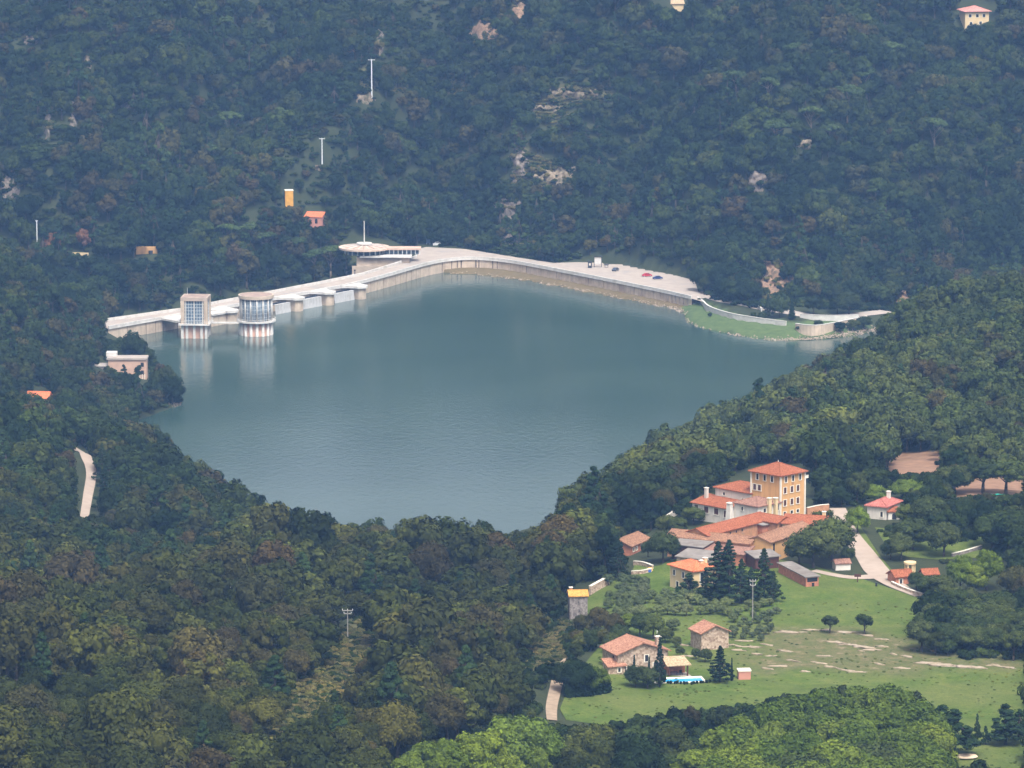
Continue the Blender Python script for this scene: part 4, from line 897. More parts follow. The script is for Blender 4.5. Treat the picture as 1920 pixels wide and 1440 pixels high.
# ---- barns, given by the two ends of a ridge and a width
def barn(name, label, r0, r1, zr, wd, he, rise, wall, roof, wins=(), kind='gable_x', over=.4, base=-4, chim=()):
    a_ = atz(*r0, Z0+zr)[:2]; b_ = atz(*r1, Z0+zr)[:2]; d_ = b_-a_; L = float(np.hypot(*d_)); th = math.atan2(d_[1], d_[0]); n = np.array([math.sin(th), -math.cos(th)])
    P = a_+n*wd/2
    return house(name, label, (P[0], P[1], Z0), th, L, wd, he, wall, roof, kind, rise, over, wins, 'barn', 'farm buildings below the tower house', base, chim=chim)
barn('brick_barn', 'long brick barn with bright red roof below the white wing', (1306, 992), (1424, 961.5), 4.0, 7.0, 2.7, 1.3, M_obrick, M_rred, [('F', p_, 1.9, .45, .6, False, False, True) for p_ in (7, 9.5, 12, 14.5)])
barn('cross_barn', 'short red-roofed range joining the long barn to the right', (1424, 962), (1472, 970), 4.0, 6.0, 2.9, 1.1, M_obrick, M_rred)
barn('mottled_barn', 'long low barn with mottled old brown roof facing the firs', (1262, 993), (1416, 1008), 3.0, 6.5, 1.9, 1.1, M_obrick, M_rold)
barn('stucco_barn', 'orange-walled barn with weathered roof left of the big oaks', (1422, 1006), (1503, 979), 3.6, 7.0, 2.4, 1.2, M_ochre, M_rold, [('F', 1.6, 1.0, .8, 1.9, False, False, True)])
barn('red_roof_house', 'red-roofed low house with chimney at the lane', (1474, 965), (1552, 969), 4.2, 9.0, 2.8, 1.4, M_cream, M_rred, chim=[(9.5, 5.5, 3, 5.2, .4)])
barn('courtyard_shed', 'small grey-roofed brick shed in the farmyard', (1418, 980), (1448, 974), 2.7, 4.2, 2.2, .5, M_brick, M_rgrey, kind='shed_y')
barn('grey_shed', 'grey sheet-roofed lean-to under the mottled barn', (1268, 1013), (1326, 1020), 1.6, 4.5, 1.0, .6, M_wood, M_rgrey, kind='shed_y')
barn('lower_grey_shed', 'lower grey sheet-roofed shed just behind the cream house', (1280, 1034), (1340, 1041), .6, 6.0, -.2, .8, M_stone, M_rgrey, kind='shed_y')
barn('dull_red_shed', 'dull red-roofed shed behind the fir tops', (1318, 1023), (1403, 1031), 1.0, 6.0, .2, .9, M_brick, M_rbrn, kind='shed_y')
barn('open_shed', 'open-fronted shed with grey roof right of the firs', (1408, 1036), (1452, 1032), 1.2, 5.0, .2, .6, M_wood, M_rgrey, kind='shed_y')
# ---- cream house with new orange roof
P = gp(1299, 1115); th = R(33)
house('cream_house', 'cream house with bright orange hipped roof above the olive grove', P, th, 7.2, 9.6, 5.5, M_cream, M_rnew, 'hip', 1.6, .55, [('L', 4.0, 3.9, .8, 1.4, False, False), ('L', 6.4, 1.1, .95, 1.6, False, False), ('F', 2.6, 3.6, .9, 2.6, False, False), ('L', 7.8, 3.9, .8, 1.3)], chim=[(4.2, 2.6, 5.6, 7.2, .4), (6.2, 3.8, 5.8, 7.4, .4)])
P = gp(1262, 1112); 
# ---- pink brick house among trees
P = atz(1183, 1056, 56.5); q_ = atz(1217, 1041, 56.5); th = math.atan2(q_[1]-P[1], q_[0]-P[0])
house('brick_house', 'red brick house half hidden by trees left of the barns', P, th, float(np.hypot(*(q_-P)[:2])), 6.5, 4.3, M_brick, M_rold, 'gable_x', 1.3, .5, [('F', 1.6, 3.2, .7, .8), ('F', 3.4, 3.2, .7, .8), ('F', 6.4, 3.2, .6, 1.0), ('F', 2.0, 1.2, .6, .8), ('F', 6.0, 1.2, .7, .8)])
# ---- grey roofed shed on the lane, white shed
P = gp(1511, 1102); q_ = gp(1536, 1097); th = math.atan2(q_[1]-P[1], q_[0]-P[0])
so = house('lane_shed', 'long brick shed with grey sheet roof and open dark front', P, th, 3.4, 15.5, 2.4, M_brick, M_rgrey, 'shed_y', .5, .35, [('F', 1.7, 1.75, 2.7, 1.0, False, False, True), ('F', 1.9, .5, .7, 1.0, False, False, True)], cat='shed')
so.rotation_euler[2] = R(22)
P = gp(1567, 1070)
house('white_shed', 'tiny white shed with brown tiled roof beside the lane', P, R(14), 3.8, 2.9, 1.6, M_white, M_rbrn, 'gable_x', .7, .25, [], cat='shed')
# ---- white house on the right
P = gp(1661, 976); q_ = atz(1628, 971, P[2])
house('white_house', 'white house with dark red hipped roof and white chimney', P, R(62), 9.0, 5.2, 3.4, M_white, mat_tile('dark_red_tiles', (.30, .08, .06), (.38, .13, .10), .5), 'hip', 1.5, .6, [('L', 1.2, 1.4, .65, 1.3)], chim=[(6.2, 2.0, 4.0, 6.2, .42)])
house('white_house_porch', 'small white arched porch on the right of the white house', P+np.array([.6, .3, 0]), R(10), 3.0, 3.0, 2.0, M_white, M_rred, 'shed_y', .6, .3, [('F', 1.6, .9, 1.2, 1.6, True, False, True)], cat='porch')
# ---- low house with turret at the lane corner
P = gp(1690, 1098)
house('lane_cottage', 'low cottage with dull red roof where the lane meets the meadow', P+np.array([-1.4, 0, 0]), R(20), 4.6, 4.6, 1.9, M_brick, M_rred, 'gable_x', 1.1, .4, [('F', 1.4, .7, .7, 1.3)], cat='cottage')
P = gp(1732, 1090)
house('stone_outhouse', 'small pale stone outhouse with red roof among bushes', P, R(12), 3.6, 3.0, 1.6, M_stone, M_rred, 'gable_x', .9, .4, [('F', 1.4, .9, .7, .6, False, False, True)], cat='outhouse')
P = gp(1706, 1078); tr = empty('garden_turret', tuple(P), 0, 'cream open garden turret with round flat top behind the cottage', 'turret')
for i in range(6): a_ = 2*math.pi*i/6; MB().cyl(1.1*math.cos(a_), 1.1*math.sin(a_), -1, 2.6, .26, n=8).build('column', M_cream, tr)
MB().cyl(0, 0, 2.6, 3.1, 1.5, n=20).build('top', M_cream, tr); MB().cyl(0, 0, -1, .4, 1.4, n=20).build('base', M_cream, tr)
# ---- stone house with porch and pool
P = gp(1158, 1264); q_ = gp(1250, 1256)
S1 = house('stone_house', 'stone farmhouse with lichened red gable roof beside the pool', P, R(22), 12.2, 8.6, 4.4, M_stone, M_rstone, 'gable_y', 2.1, .6, [('F', 7.0, 3.0, .8, 1.5, False, False), ('F', 1.6, 1.0, .8, 1.9, False, False), ('L', 2.4, 3.1, .7, 1.3, False, False, True), ('F', 9.3, 1.2, 1.2, 1.4)], chim=[(10.6, 2.0, 4.6, 7.2, .5)])
P2 = gp(1146, 1266)
house('lean_to', 'small red-roofed lean-to on the left of the stone farmhouse', P2+np.array([-.6, -.6, 0]), R(22), 4.0, 3.0, 1.8, M_stone, M_rstone, 'shed_y', .9, .4, [('F', 2.6, .9, .6, .9)], cat='lean-to')
P = gp(1255, 1270); pr = empty('porch', tuple(P), R(14), 'open porch with pale mossy tiled roof at the pool', 'porch', None)
for x_ in (0, 4.2):
    for y_ in (0, 3.6): MB().box(x_-.15, x_+.15, y_-.15, y_+.15, -1, 2.5+y_*.22).build('post', M_wood, pr)
rf = MB(); q4 = [(-.8, -.6, 2.5), (4.9, -.6, 2.5), (4.4, 4.0, 3.6), (-.6, 4.0, 3.6)]; rf.add(q4+[(a, b, c+.22) for a, b, c in q4], [(3, 2, 1, 0), (4, 5, 6, 7), (0, 1, 5, 4), (1, 2, 6, 5), (2, 3, 7, 6), (3, 0, 4, 7)]).build('roof', M_rpale, pr)
MB().box(-.6, 4.6, 3.3, 3.5, -1, 3.3).build('back_wall', M_brick, pr); MB().box(-1, 5, -.8, 4, -1, .06).build('floor', M_deck, pr)
for j, (x_, l_) in enumerate(((1.4, 'dark garden table under the porch roof'), (3.1, 'dark garden chair beside the porch table'))):
    pp = Vector(P)+Matrix.Rotation(R(14), 3, 'Z') @ Vector((x_, 1.4, .06)); o_ = empty('garden_table' if j == 0 else 'garden_chair', tuple(pp), R(14), l_, 'table' if j == 0 else 'chair')
    s_ = .8 if j == 0 else .3
    MB().box(-s_, s_, -.4, .4, .68 if j == 0 else .42, .74 if j == 0 else .48).build('top' if j == 0 else 'seat', M_dark, o_)
    for a_ in (-1, 1):
        for b_ in (-1, 1): MB().box(a_*(s_-.08)-.03, a_*(s_-.08)+.03, b_*.33-.03, b_*.33+.03, 0, .68 if j == 0 else .42).build('leg', M_dark, o_)
    if j: MB().box(-.3, .3, .34, .4, .48, 1.0).build('backrest', M_dark, o_)
# pool
zc = float(height(*gp(1278, 1273)[:2]))+.35; Pq = [atz(u, v, zc) for u, v in [(1232, 1277.5), (1326, 1274), (1322, 1262.5), (1262, 1267)]]
a_ = atz(1231, 1280, zc); po = empty('swimming_pool', tuple(a_), R(14), 'blue swimming pool with white stone surround', 'swimming pool')
mb = MB(); W_, D_ = 10.6, 4.2
for x0, x1, y0, y1 in ((-.5, W_+.5, -.6, 0), (-.5, W_+.5, D_-.8, D_+.6), (-.5, 0, 0, D_-.8), (W_, W_+.5, 0, D_-.8)): MB().box(x0, x1, y0, y1, -1.2, .0).build('coping', M_trim, po)
MB().box(0, W_, 0, D_-.8, -1.2, -.12).build('pool_water', mat_plain('pool_water', (.03, .34, .62), .1, .12, .6), po)
po.rotation_euler[2] = math.atan2(Pq[1][1]-Pq[0][1], Pq[1][0]-Pq[0][0])
# ---- stone barn, pink shed, stone tower with wall
P = gp(1315, 1222)
house('stone_barn', 'plain square stone barn with lichened gable roof on bare rock', P, R(24), 6.9, 5.6, 4.2, M_stone, M_rstone, 'gable_y', 1.5, .5, [], cat='barn')
P = gp(1385, 1276)
house('pink_shed', 'small pink flat-roofed shed beside the cypress', P, R(6), 2.7, 2.2, 1.9, M_pink, M_trim, 'flat', .1, .12, [('L', 1.1, .9, .7, 1.6, False, False, True)], cat='shed')
P = gp(1068, 1163)
house('stone_tower', 'grey stone tower with gold lichened roof at the edge of the wood', P, R(6), 4.3, 4.0, 5.6, M_stoneg, M_rgold, 'gable_x', .9, .3, [('F', 2.2, 4.2, .22, .3, False, False, True), ('F', 2.3, 2.0, .22, .3, False, False, True)], cat='tower', chim=[(.6, 2.6, 5.6, 7.2, .35)])
a_, b_ = gp(1106, 1116), gp(1141, 1098)
wl = empty('garden_wall', tuple(a_), 0, 'stretch of pale stone wall behind the stone tower', 'wall'); ln = resample([a_[:2], b_[:2]], 1.0); zz = height(ln[:, 0], ln[:, 1])
band(MB(a_), ln, .3, -.3, zz-1, zz+2.1).build('wall_body', M_stone, wl); band(MB(a_), ln, .36, -.36, zz+2.1, zz+2.25).build('coping', M_trim, wl)
for nm, lb, pix, hh, mt in (('orchard_wall', 'pale broken wall on the bank behind the left trees', [(1231, 992), (1252, 977), (1270, 966)], 1.6, M_white), ('terrace_wall', 'low grey wall below the brick house', [(1188, 1060), (1206, 1063), (1224, 1068)], 1.0, M_stone), ('lower_terrace_wall', 'low pale terrace wall above the olive grove', [(1184, 1079), (1204, 1078), (1222, 1074)], .9, M_stone),
                        ('lane_wall', 'low wall on the right side of the lane by the cottage', [(1672, 1097), (1700, 1110), (1730, 1121)], .8, M_stone), ('brick_yard_wall', 'brick garden wall right of the tower house', [(1513, 967), (1535, 963), (1554, 960)], 2.0, M_obrick), ('dry_stone_wall', 'dark dry stone wall across the grass behind the cottage', [(1785, 1046), (1810, 1040), (1840, 1031)], .9, M_stoneg)):
    ln = resample(smooth_line([gp(u, v)[:2] for u, v in pix], 1), 1.0); zz = height(ln[:, 0], ln[:, 1]); o_ = empty(nm, (*ln[0], zz[0]), 0, lb, 'wall')
    band(MB((*ln[0], zz[0])), ln, .22, -.22, zz-1, zz+hh).build('wall_body', mt, o_); band(MB((*ln[0], zz[0])), ln, .27, -.27, zz+hh, zz+hh+.1).build('coping', M_trim, o_)
# ---- blue and yellow tarpaulin by the terrace
P = gp(1219, 1072)
tp = empty('play_tent', tuple(P), 0, 'small yellow and blue tent on the terrace lawn', 'tent')
MB().add([(-.7, -.5, 0), (.7, -.5, 0), (.7, .5, 0), (-.7, .5, 0), (-.5, 0, .9), (.5, 0, .9)], [(3, 2, 1, 0), (0, 1, 5, 4), (2, 3, 4, 5), (1, 2, 5), (3, 0, 4)]).build('canvas', mat_plain('yellow_canvas', (.7, .45, .08)), tp); MB().box(-1.6, .2, -1.6, -.9, 0, .6).build('blue_box', mat_plain('blue_plastic', (.04, .12, .45)), tp)
# ---- buildings away from the village
P = atz(275, 719, .5); th = R(-3)
pm = empty('pump_house', tuple(P), 0, 'flat-roofed tan pump house on the wooded point', 'building')
MB().box(-14.5, 0, 0, 7, -2, 9.0).build('wall', mat_plain('tan_render', (.52, .34, .25), .9, .1, .4, .2), pm); MB().box(-15, .3, -.4, 7.4, 9.0, 9.7).build('roof', M_deck, pm)
MB().box(-21.5, -14.5, 1.5, 8, -2, 6.2).build('annex', M_deck, pm); MB().box(-21.8, -14.5, 1.2, 8.3, 6.2, 6.6).build('annex_roof', mat_plain('annex_roof', (.42, .37, .33)), pm)
MB().box(-15.5, -11.5, 4, 8, 9.7, 11.2).build('roof_hut', M_par, pm); MB().box(-2.2, -1.0, -.1, .05, 6.4, 8.0).build('window', M_pane, pm); MB().box(-2.2, -1.0, -.1, .05, 3.4, 5.0).build('window', M_pane, pm)
for k_ in range(4): MB().box(-3.4+k_*.9-.12, -3.4+k_*.9+.12, -.2, 0, -2, 3.6).build('pilaster', M_trim, pm)
P = atz(72, 752, 19); house('orange_cottage', 'orange-roofed cottage lost in trees on the left edge', P+np.array([-4, 0, -4]), R(-8), 7.5, 5.5, 5.2, mat_plain('orange_wall', (.56, .20, .11)), M_rnew, 'gable_x', 1.6, .4, [], cat='cottage')
P = ground(543, 388, 1960); ot = house('orange_tower', 'small ochre tower among the trees above the dam', P+np.array([-1.7, -4.5, -1.2]), R(8), 3.6, 3.4, 8.0, mat_plain('amber_render', (.66, .34, .06)), M_trim, 'flat', .1, .15, [], cat='tower', base=-4)
P = ground(590, 414, 1960); house('red_cottage', 'red-roofed cottage beside the small ochre tower', P+np.array([-4.4, -4.0, -1.0]), R(-14), 8.0, 5.0, 2.8, M_pink, M_rnew, 'shed_y', 1.6, .3, [('F', 5.5, 1.1, 1.2, 2.2, True, False, True)], cat='cottage')
P = ground(1832, 52, 1960); house('hilltop_house', 'cream house with red hipped roof high on the far hillside', P+np.array([-5.6, 0, -.5]), R(10), 11.4, 10.5, 7.6, M_cream, mat_tile('rosy_tiles', (.42, .16, .13), (.50, .22, .18), .4), 'hip', 2.2, 1.0, [('F', 2.4, 5.6, 1.3, 1.4), ('F', 5.8, 5.6, 1.3, 1.4), ('F', 9.0, 5.6, 1.3, 1.4), ('F', 2.8, 2.0, 1.2, 1.4), ('F', 7.4, 2.2, 1.2, 1.4)])
P = ground(1262, 16, 1960); house('hill_shelter', 'pale low-roofed building at the top edge of the far hillside', P+np.array([-5, 0, 0]), R(5), 10, 7, 1.6, M_cream, M_rpale, 'gable_x', 1.3, .5, [], cat='building')
# ---- viaduct-like wall with arch under the old road on the far slope
for u0, u1, v_, hh, lb in ((255, 295, 478, 3.2, 'short ochre road wall with a dark arch among trees'), (132, 166, 483, 1.6, 'low pale road wall on the slope beyond the left hill')):
    a_, b_ = ground(u0, v_, 1960), ground(u1, v_-3, 1960); o_ = empty('road_wall', tuple(a_), 0, lb, 'wall'); ln = np.array([a_[:2], (a_[:2]+b_[:2])/2, b_[:2]])
    band(MB(a_), ln, .4, -.4, a_[2]-3, a_[2]+hh).build('wall_body', M_ochre if hh > 2 else M_cream, o_)
    if hh > 2: m3 = (a_+b_)/2; MB(a_).cyl(m3[0]+1.8, m3[1]-.7, a_[2]-2, a_[2]+1.6, .9, n=10).build('arch', M_dark, o_)
# ------------------------------------------------------------------ grass, lanes, bare rock
def mat_grass(name):
    """green sward that passes into dry, stony pasture where the ground is marked rough"""
    m, t, p = newmat(name)
    base = ramp(t, [(.28, (.046, .080, .012)), (.5, (.080, .120, .020)), (.75, (.148, .164, .042))], noise(t, .16, 7, .72))
    big = ramp(t, [(.40, (0, 0, 0)), (.62, (1, 1, 1))], noise(t, .045, 4, .6)); base = mixc(t, big, base, mixc(t, .5, base, (.125, .135, .042)))
    rgh = ramp(t, [(.32, (.075, .098, .030)), (.5, (.115, .115, .046)), (.60, (.15, .13, .065)), (.70, (.27, .22, .15))], noise(t, .30, 7, .75))
    at2 = N(t, 'ShaderNodeVertexColor'); at2.layer_name = 'rough'; d_ = mixc(t, at2.outputs[0], base, rgh)
    fine = ramp(t, [(.3, (.70, .72, .75)), (.7, (1.3, 1.28, 1.2))], noise(t, 1.3, 5, .8)); d_ = mixc(t, 1.0, d_, fine, 'MULTIPLY')
    t.links.new(d_, p.inputs['Base Color']); bump(t, p, noise(t, 2.2, 4, .75), .9, .25); p.inputs['Specular IOR Level'].default_value = .1
    return m
M_grass = mat_grass('meadow_grass')
M_lane = mat_plain('pale_lane', (.36, .285, .23), .95, .10, .4, .2, stain=(.36, .28, .22))
M_dirt = mat_plain('red_earth', (.25, .145, .09), .95, .2, .4, .3)
drape = lambda lift: (lambda x_, y_: height(x_, y_)+lift)
MEADOW = [(1062, 1352), (1050, 1330), (1062, 1300), (1090, 1255), (1130, 1205), (1150, 1180), (1085, 1170), (1104, 1120), (1150, 1088), (1240, 1062), (1300, 1030), (1452, 1050), (1520, 1060), (1560, 1075), (1620, 1088), (1725, 1123), (1720, 1190), (1800, 1215), (1960, 1220), (2000, 1330), (1990, 1445), (1500, 1445), (1400, 1400), (1200, 1370)]
ROUGH = [(1385, 1205), (1450, 1182), (1560, 1178), (1650, 1190), (1720, 1205), (1800, 1225), (1920, 1232), (1975, 1238), (1975, 1262), (1800, 1264), (1650, 1262), (1500, 1258), (1420, 1262), (1380, 1250), (1365, 1225)]
md = sheet('meadow', [gp(u, v)[:2] for u, v in MEADOW], drape(.10), M_grass, None, 2.0, kind='structure')
rw = np.array([gp(u, v)[:2] for u, v in ROUGH]); co = np.empty(len(md.data.vertices)*3, 'f'); md.data.vertices.foreach_get('co', co); co = co.reshape(-1, 3).astype(float)
sd = segdist(co[:, 0], co[:, 1], rw)*np.where(inpoly(co[:, 0], co[:, 1], rw), 1, -1)
rv = sstep(-9, 11, sd+14*fbm(co[:, 0], co[:, 1], 11, 3))
ca = md.data.color_attributes.new('rough', 'FLOAT_COLOR', 'POINT'); ca.data.foreach_set('color', np.stack([rv, rv, rv, np.ones_like(rv)], 1).astype('f').ravel())
for nm, pix, mt in (('lawn', [(1185, 1075), (1190, 1060), (1228, 1066), (1232, 1080), (1200, 1085)], M_grass), ('verge', [(1588, 985), (1605, 978), (1650, 1045), (1690, 1090), (1668, 1095), (1620, 1030)], M_grass), ('back_lawn', [(1640, 990), (1720, 1000), (1860, 1005), (1870, 1045), (1760, 1052), (1700, 1045), (1665, 1030)], M_grass),
                   ('red_earth_patch', [(1655, 890), (1680, 870), (1760, 852), (1790, 880), (1750, 895)], M_dirt), ('red_earth_bank', [(1775, 925), (1810, 908), (1860, 898), (1960, 905), (1960, 925), (1860, 918), (1830, 930)], M_dirt)):
    sheet(nm, [gp(u, v)[:2] for u, v in pix], drape(.13), mt, None, 2.5, kind='structure')
ribbon('village_lane', [(1570, 955), (1577, 970), (1582, 985), (1600, 1015), (1625, 1045), (1645, 1075), (1675, 1098), (1724, 1120)], [4.2, 4.4, 4.6, 5.2, 5.6, 6.4, 5.0, 2.6], M_lane, .22)
ribbon('farm_track', [(1525, 1072), (1560, 1080), (1600, 1085), (1640, 1082)], [2.4, 2.8, 3.2, 4.5], M_lane, .20)
ribbon('stony_track', [(1035, 1352), (1033, 1330), (1040, 1300), (1046, 1275), (1055, 1250), (1066, 1236)], [2.2, 2.5, 2.6, 2.6, 2.4, 2.0], mat_plain('stony_track', (.29, .215, .15), .95, .18, .5, .4), .2)
ribbon('forest_track', [(156, 985), (160, 962), (165, 930), (170, 905), (172, 880), (160, 858), (146, 845), (134, 838)], [2.4, 2.6, 2.8, 3.0, 3.4, 3.4, 2.6], M_lane, .3)
M_rock = mat_plain('pale_limestone', (.30, .24, .17), .95, .18, .8, .5, stain=(.40, .33, .27))
g_ = np.random.default_rng(21)
def rock_mesh(n_pts, sx, sy, sz):
    iv, it = ico(3); d_ = 1+.35*g_.normal(size=(1, 3)) if False else 1
    k_ = 1+1.2*fbm(iv[:, 0]*2.3+n_pts, iv[:, 1]*1.6+n_pts*.7, 1.0, 3); v = iv*k_[:, None]; v[:, 1] += .9*fbm(iv[:, 0]*2+n_pts*2, iv[:, 0]*0+3, 1.0, 2); v = v*np.array([sx, sy, sz]); return v, it
OUT = [(1480, 1188, 40), (1520, 1184, 30), (1545, 1183, 34), (1410, 1215, 34), (1398, 1204, 26), (1440, 1212, 20), (1470, 1222, 26), (1420, 1228, 22), (1448, 1232, 18), (1488, 1242, 22), (1462, 1250, 26), (1440, 1256, 14), (1545, 1232, 26), (1536, 1246, 24), (1556, 1252, 16), (1570, 1207, 40), (1590, 1210, 30), (1620, 1216, 38), (1640, 1220, 30),
       (1612, 1222, 16), (1652, 1214, 18), (1650, 1248, 20), (1690, 1254, 24), (1580, 1258, 30), (1605, 1262, 24), (1675, 1228, 18), (1700, 1232, 26), (1740, 1246, 40), (1770, 1250, 44), (1800, 1252, 36), (1830, 1254, 30), (1862, 1250, 20), (1890, 1253, 34), (1748, 1224, 14), (1590, 1188, 34), (1625, 1192, 30), (1650, 1200, 20), (1385, 1222, 24), (1372, 1212, 22), (1290, 1232, 22), (1282, 1212, 18), (1510, 1262, 14)]
for i, (u, v, L) in enumerate(OUT):
    p_ = gp(u, v); l_ = L/8.1/2; vv, it = rock_mesh(i*3.1, l_*1.15, l_*g_.uniform(.22, .42), g_.uniform(.16, .30))
    where_ = 'beside the stone barn' if u < 1460 else 'below the two lone meadow trees' if u < 1660 else 'towards the right edge'
    size_ = 'long' if L >= 32 else 'small' if L < 20 else 'flat'
    o_ = link(bpy.data.objects.new('rock_outcrop', tri_mesh('rock_outcrop', vv, it, M_rock))); o_.location = (p_[0], p_[1], p_[2]+.12); o_.rotation_euler = (0, 0, R(-20+g_.uniform(-26, 26)))
    tag(o_, f'{size_} pale limestone outcrop in the pasture {where_}', 'rock', f'{size_} rock outcrops {where_}')
# tall weeds and tufts scattered over the grass
LEAF['weed'] = mat_foliage('weeds', [(.06, .10, .02), (.10, .13, .035), (.13, .14, .05), (.075, .12, .025)])
wx = []
while len(wx) < 1500:
    u, v = g_.uniform(1060, 1925), g_.uniform(1130, 1440)
    if not inpoly(np.array([u]), np.array([v]), MEADOW)[0]: continue
    if float(fbm(u*1.0, v*3.0, 60, 3)) < -.02 and g_.uniform() < .8: continue
    p_ = gp(u, v); wx.append((p_[0], p_[1], p_[2]+.02, g_.uniform(.06, .22), g_.uniform(.5, 1.0), int(g_.integers(0, 2))))
scatter_object('meadow_weeds', wx, [('shrub', 0, 1, 'weed'), ('shrub', 1, 1, 'weed')], 'tufts of tall weeds scattered over the meadow')
# rubble along the lake shore: too many and small to pick apart
mb_v = []; mb_f = []; cnt = 0
sh = resample([atz(u, v, 0)[:2] for u, v in SHORE_V], .8); iv, it = ico(1)
def rubble(x_, y_, r_):
    global cnt
    z_ = float(height(x_, y_)); v = iv*g_.uniform(.6, 1.2, (len(iv), 1))*np.array([r_, r_, r_*.7])+np.array([x_, y_, z_+r_*.2]); mb_v.append(v); mb_f.append(it+cnt); cnt += len(iv)
for i in range(3600):
    k_ = g_.integers(0, len(sh)); b_ = sh[k_]; pt_ = k_ > len(sh)*.42
    rubble(b_[0]+g_.normal()*1.0, b_[1]+abs(g_.normal())*(1.5 if pt_ else 2.6)-.2, g_.uniform(.14, .42) if pt_ else g_.uniform(.1, .34))
for u, v in ((325, 763), (335, 760), (343, 758), (347, 756)):
    b_ = atz(u, v, 0)
    for i in range(26): rubble(b_[0]+g_.normal()*2, b_[1]+abs(g_.normal())*1.6, g_.uniform(.15, .45))
o_ = link(bpy.data.objects.new('shore_rubble', tri_mesh('shore_rubble', np.concatenate(mb_v), np.concatenate(mb_f), mat_plain('shore_stone', (.34, .27, .21), .95, .3, .7, .4)))); tag(o_, 'pale rubble stones along the lake shore', kind='stuff')
# ------------------------------------------------------------------ poles
M_pole = mat_plain('grey_pole', (.28, .265, .24), .8, .12, 1.0)
M_wpole = mat_plain('white_pole', (.75, .77, .8), .6, .04, 1.0)
def pole(name, u, vb, vt, label, arms=(), mat=M_wpole, r=.25, near=900, box=False, D=None):
    p_ = ground(u, vb, near); px = FPX/np.linalg.norm(p_-np.array([0, 0, CAM_H])); h = (vb-vt)/px
    o_ = empty(name, tuple(p_), 0, label, 'power pole' if arms else 'pole')
    MB().cyl(0, 0, -1.5, h, r, r*.6, 8).build('mast', mat, o_)
    for z_, l_ in arms:
        MB().box(-l_/2, l_/2, -.1, .1, h-z_-.1, h-z_+.1).build('crossarm', mat, o_)
        for k_ in (-.48, 0, .48): MB().cyl(l_*k_, 0, h-z_+.1, h-z_+.4, .07, n=6).build('insulator', M_wpole if mat is M_wpole else M_metal, o_)
    return o_
pole('power_pole', 697, 184, 113, 'tall white power pole high on the far hillside', [(.2, 3.2)], r=.34, near=1960)
pole('power_pole', 604, 316, 263, 'white power pole above the small ochre tower', [(.2, 2.6)], r=.3, near=1960)
pole('power_pole', 70, 484, 415, 'white pole on the crest left of the dam', [(.3, .9)], r=.28, near=1700)
pole('power_pole', 652, 1198, 1143, 'stout grey power pole with crossarms in the near clearing', [(.2, 2.4), (.9, 1.7)], M_pole, .15)
pole('power_pole', 608, 1236, 1166, 'thin grey power pole left of the stout one', [(1.0, 2.0)], M_pole, .12)
pole('power_pole', 435, 1158, 1100, 'single slim pole standing in the near wood', [(.3, .6)], M_pole, .11)
pole('power_pole', 1411, 1166, 1086, 'pale lattice power pole at the end of the olive grove', [(.3, 1.4), (1.3, 1.2)], M_pole, .15)
pole('power_pole', 729, 1140, 1098, 'pole top with white insulators among the near oaks', [(.2, 1.2)], M_wpole, .12)
pole('power_pole', 1232, 1190, 1155, 'short white post below the olive grove', [], M_wpole, .12)
# wires between the near poles
def wire(a, b, lb, sag=1.6):
    A_, B_ = np.array(a), np.array(b); o_ = empty('power_wire', tuple(A_), 0, lb, 'wire'); K = 14
    for off in (-.9, .9):
        mb = MB(A_); pts = [A_+(B_-A_)*k_/K+np.array([off, 0, -sag*4*(k_/K)*(1-k_/K)]) for k_ in range(K+1)]
        for k_ in range(K): mb.bar(pts[k_], pts[k_+1], .022, 4)
        mb.build('strand', M_dark, o_)
ptop = lambda u, vb, vt: ground(u, vb, 900)+np.array([0, 0, (vb-vt)/(FPX/np.linalg.norm(ground(u, vb, 900)-np.array([0, 0, CAM_H])))-.2])
wire(ptop(652, 1198, 1143), ptop(608, 1236, 1166), 'power wires between the two near poles', .5)
wire(ptop(652, 1198, 1143), ptop(729, 1140, 1098), 'power wires from the stout pole to the right')
wire(ptop(435, 1158, 1100), ptop(729, 1140, 1098), 'thin wires over the near wood from the slim pole')
# utility post and signpost on the lane
for u, v, h, lb in ((1608, 1094, 2.0, 'brown wooden signpost at the lane fork'), (1643, 1101, .9, 'short dark bollard at the edge of the lane')):
    p_ = gp(u, v); o_ = empty('signpost' if h > 1 else 'bollard', tuple(p_), 0, lb, 'sign' if h > 1 else 'bollard')
    MB().cyl(0, 0, -.4, h, .12 if h > 1 else .24, n=8).build('post', M_wood if h > 1 else M_dark, o_)
    MB().box(-.8, .8, -.08, .08, h-.6, h+.1).build('board', M_wood, o_) if h > 1 else MB().cyl(0, 0, h, h+.12, .3, n=8).build('cap', M_dark, o_)
# cream canopy at the lower right, green cloth by the red bank
p_ = ground(1812, 1424, 850)+np.array([0, 0, -.5]); o_ = empty('trailer_canopy', tuple(p_), R(8), 'low oval cream canopy at the edge of the lower trees', 'canopy')
mb = MB(); K = 20
mb.add([(2.4*math.cos(2*math.pi*i/K), 1.6*math.sin(2*math.pi*i/K), .95) for i in range(K)]+[(2.1*math.cos(2*math.pi*i/K), 1.3*math.sin(2*math.pi*i/K), 1.3) for i in range(K)]+[(0, 0, 1.45)],
       [(i, (i+1) % K, K+(i+1) % K, K+i) for i in range(K)]+[(K+i, K+(i+1) % K, 2*K) for i in range(K)]+[tuple(range(K-1, -1, -1))]).build('canopy', mat_plain('cream_canvas', (.62, .48, .33), .8, .08, 1.), o_)
for a_ in (-1, 1):
    for b_ in (-1, 1): MB().cyl(a_*1.4, b_*.8, -1.6, .96, .08, n=6).build('leg', M_dark, o_)
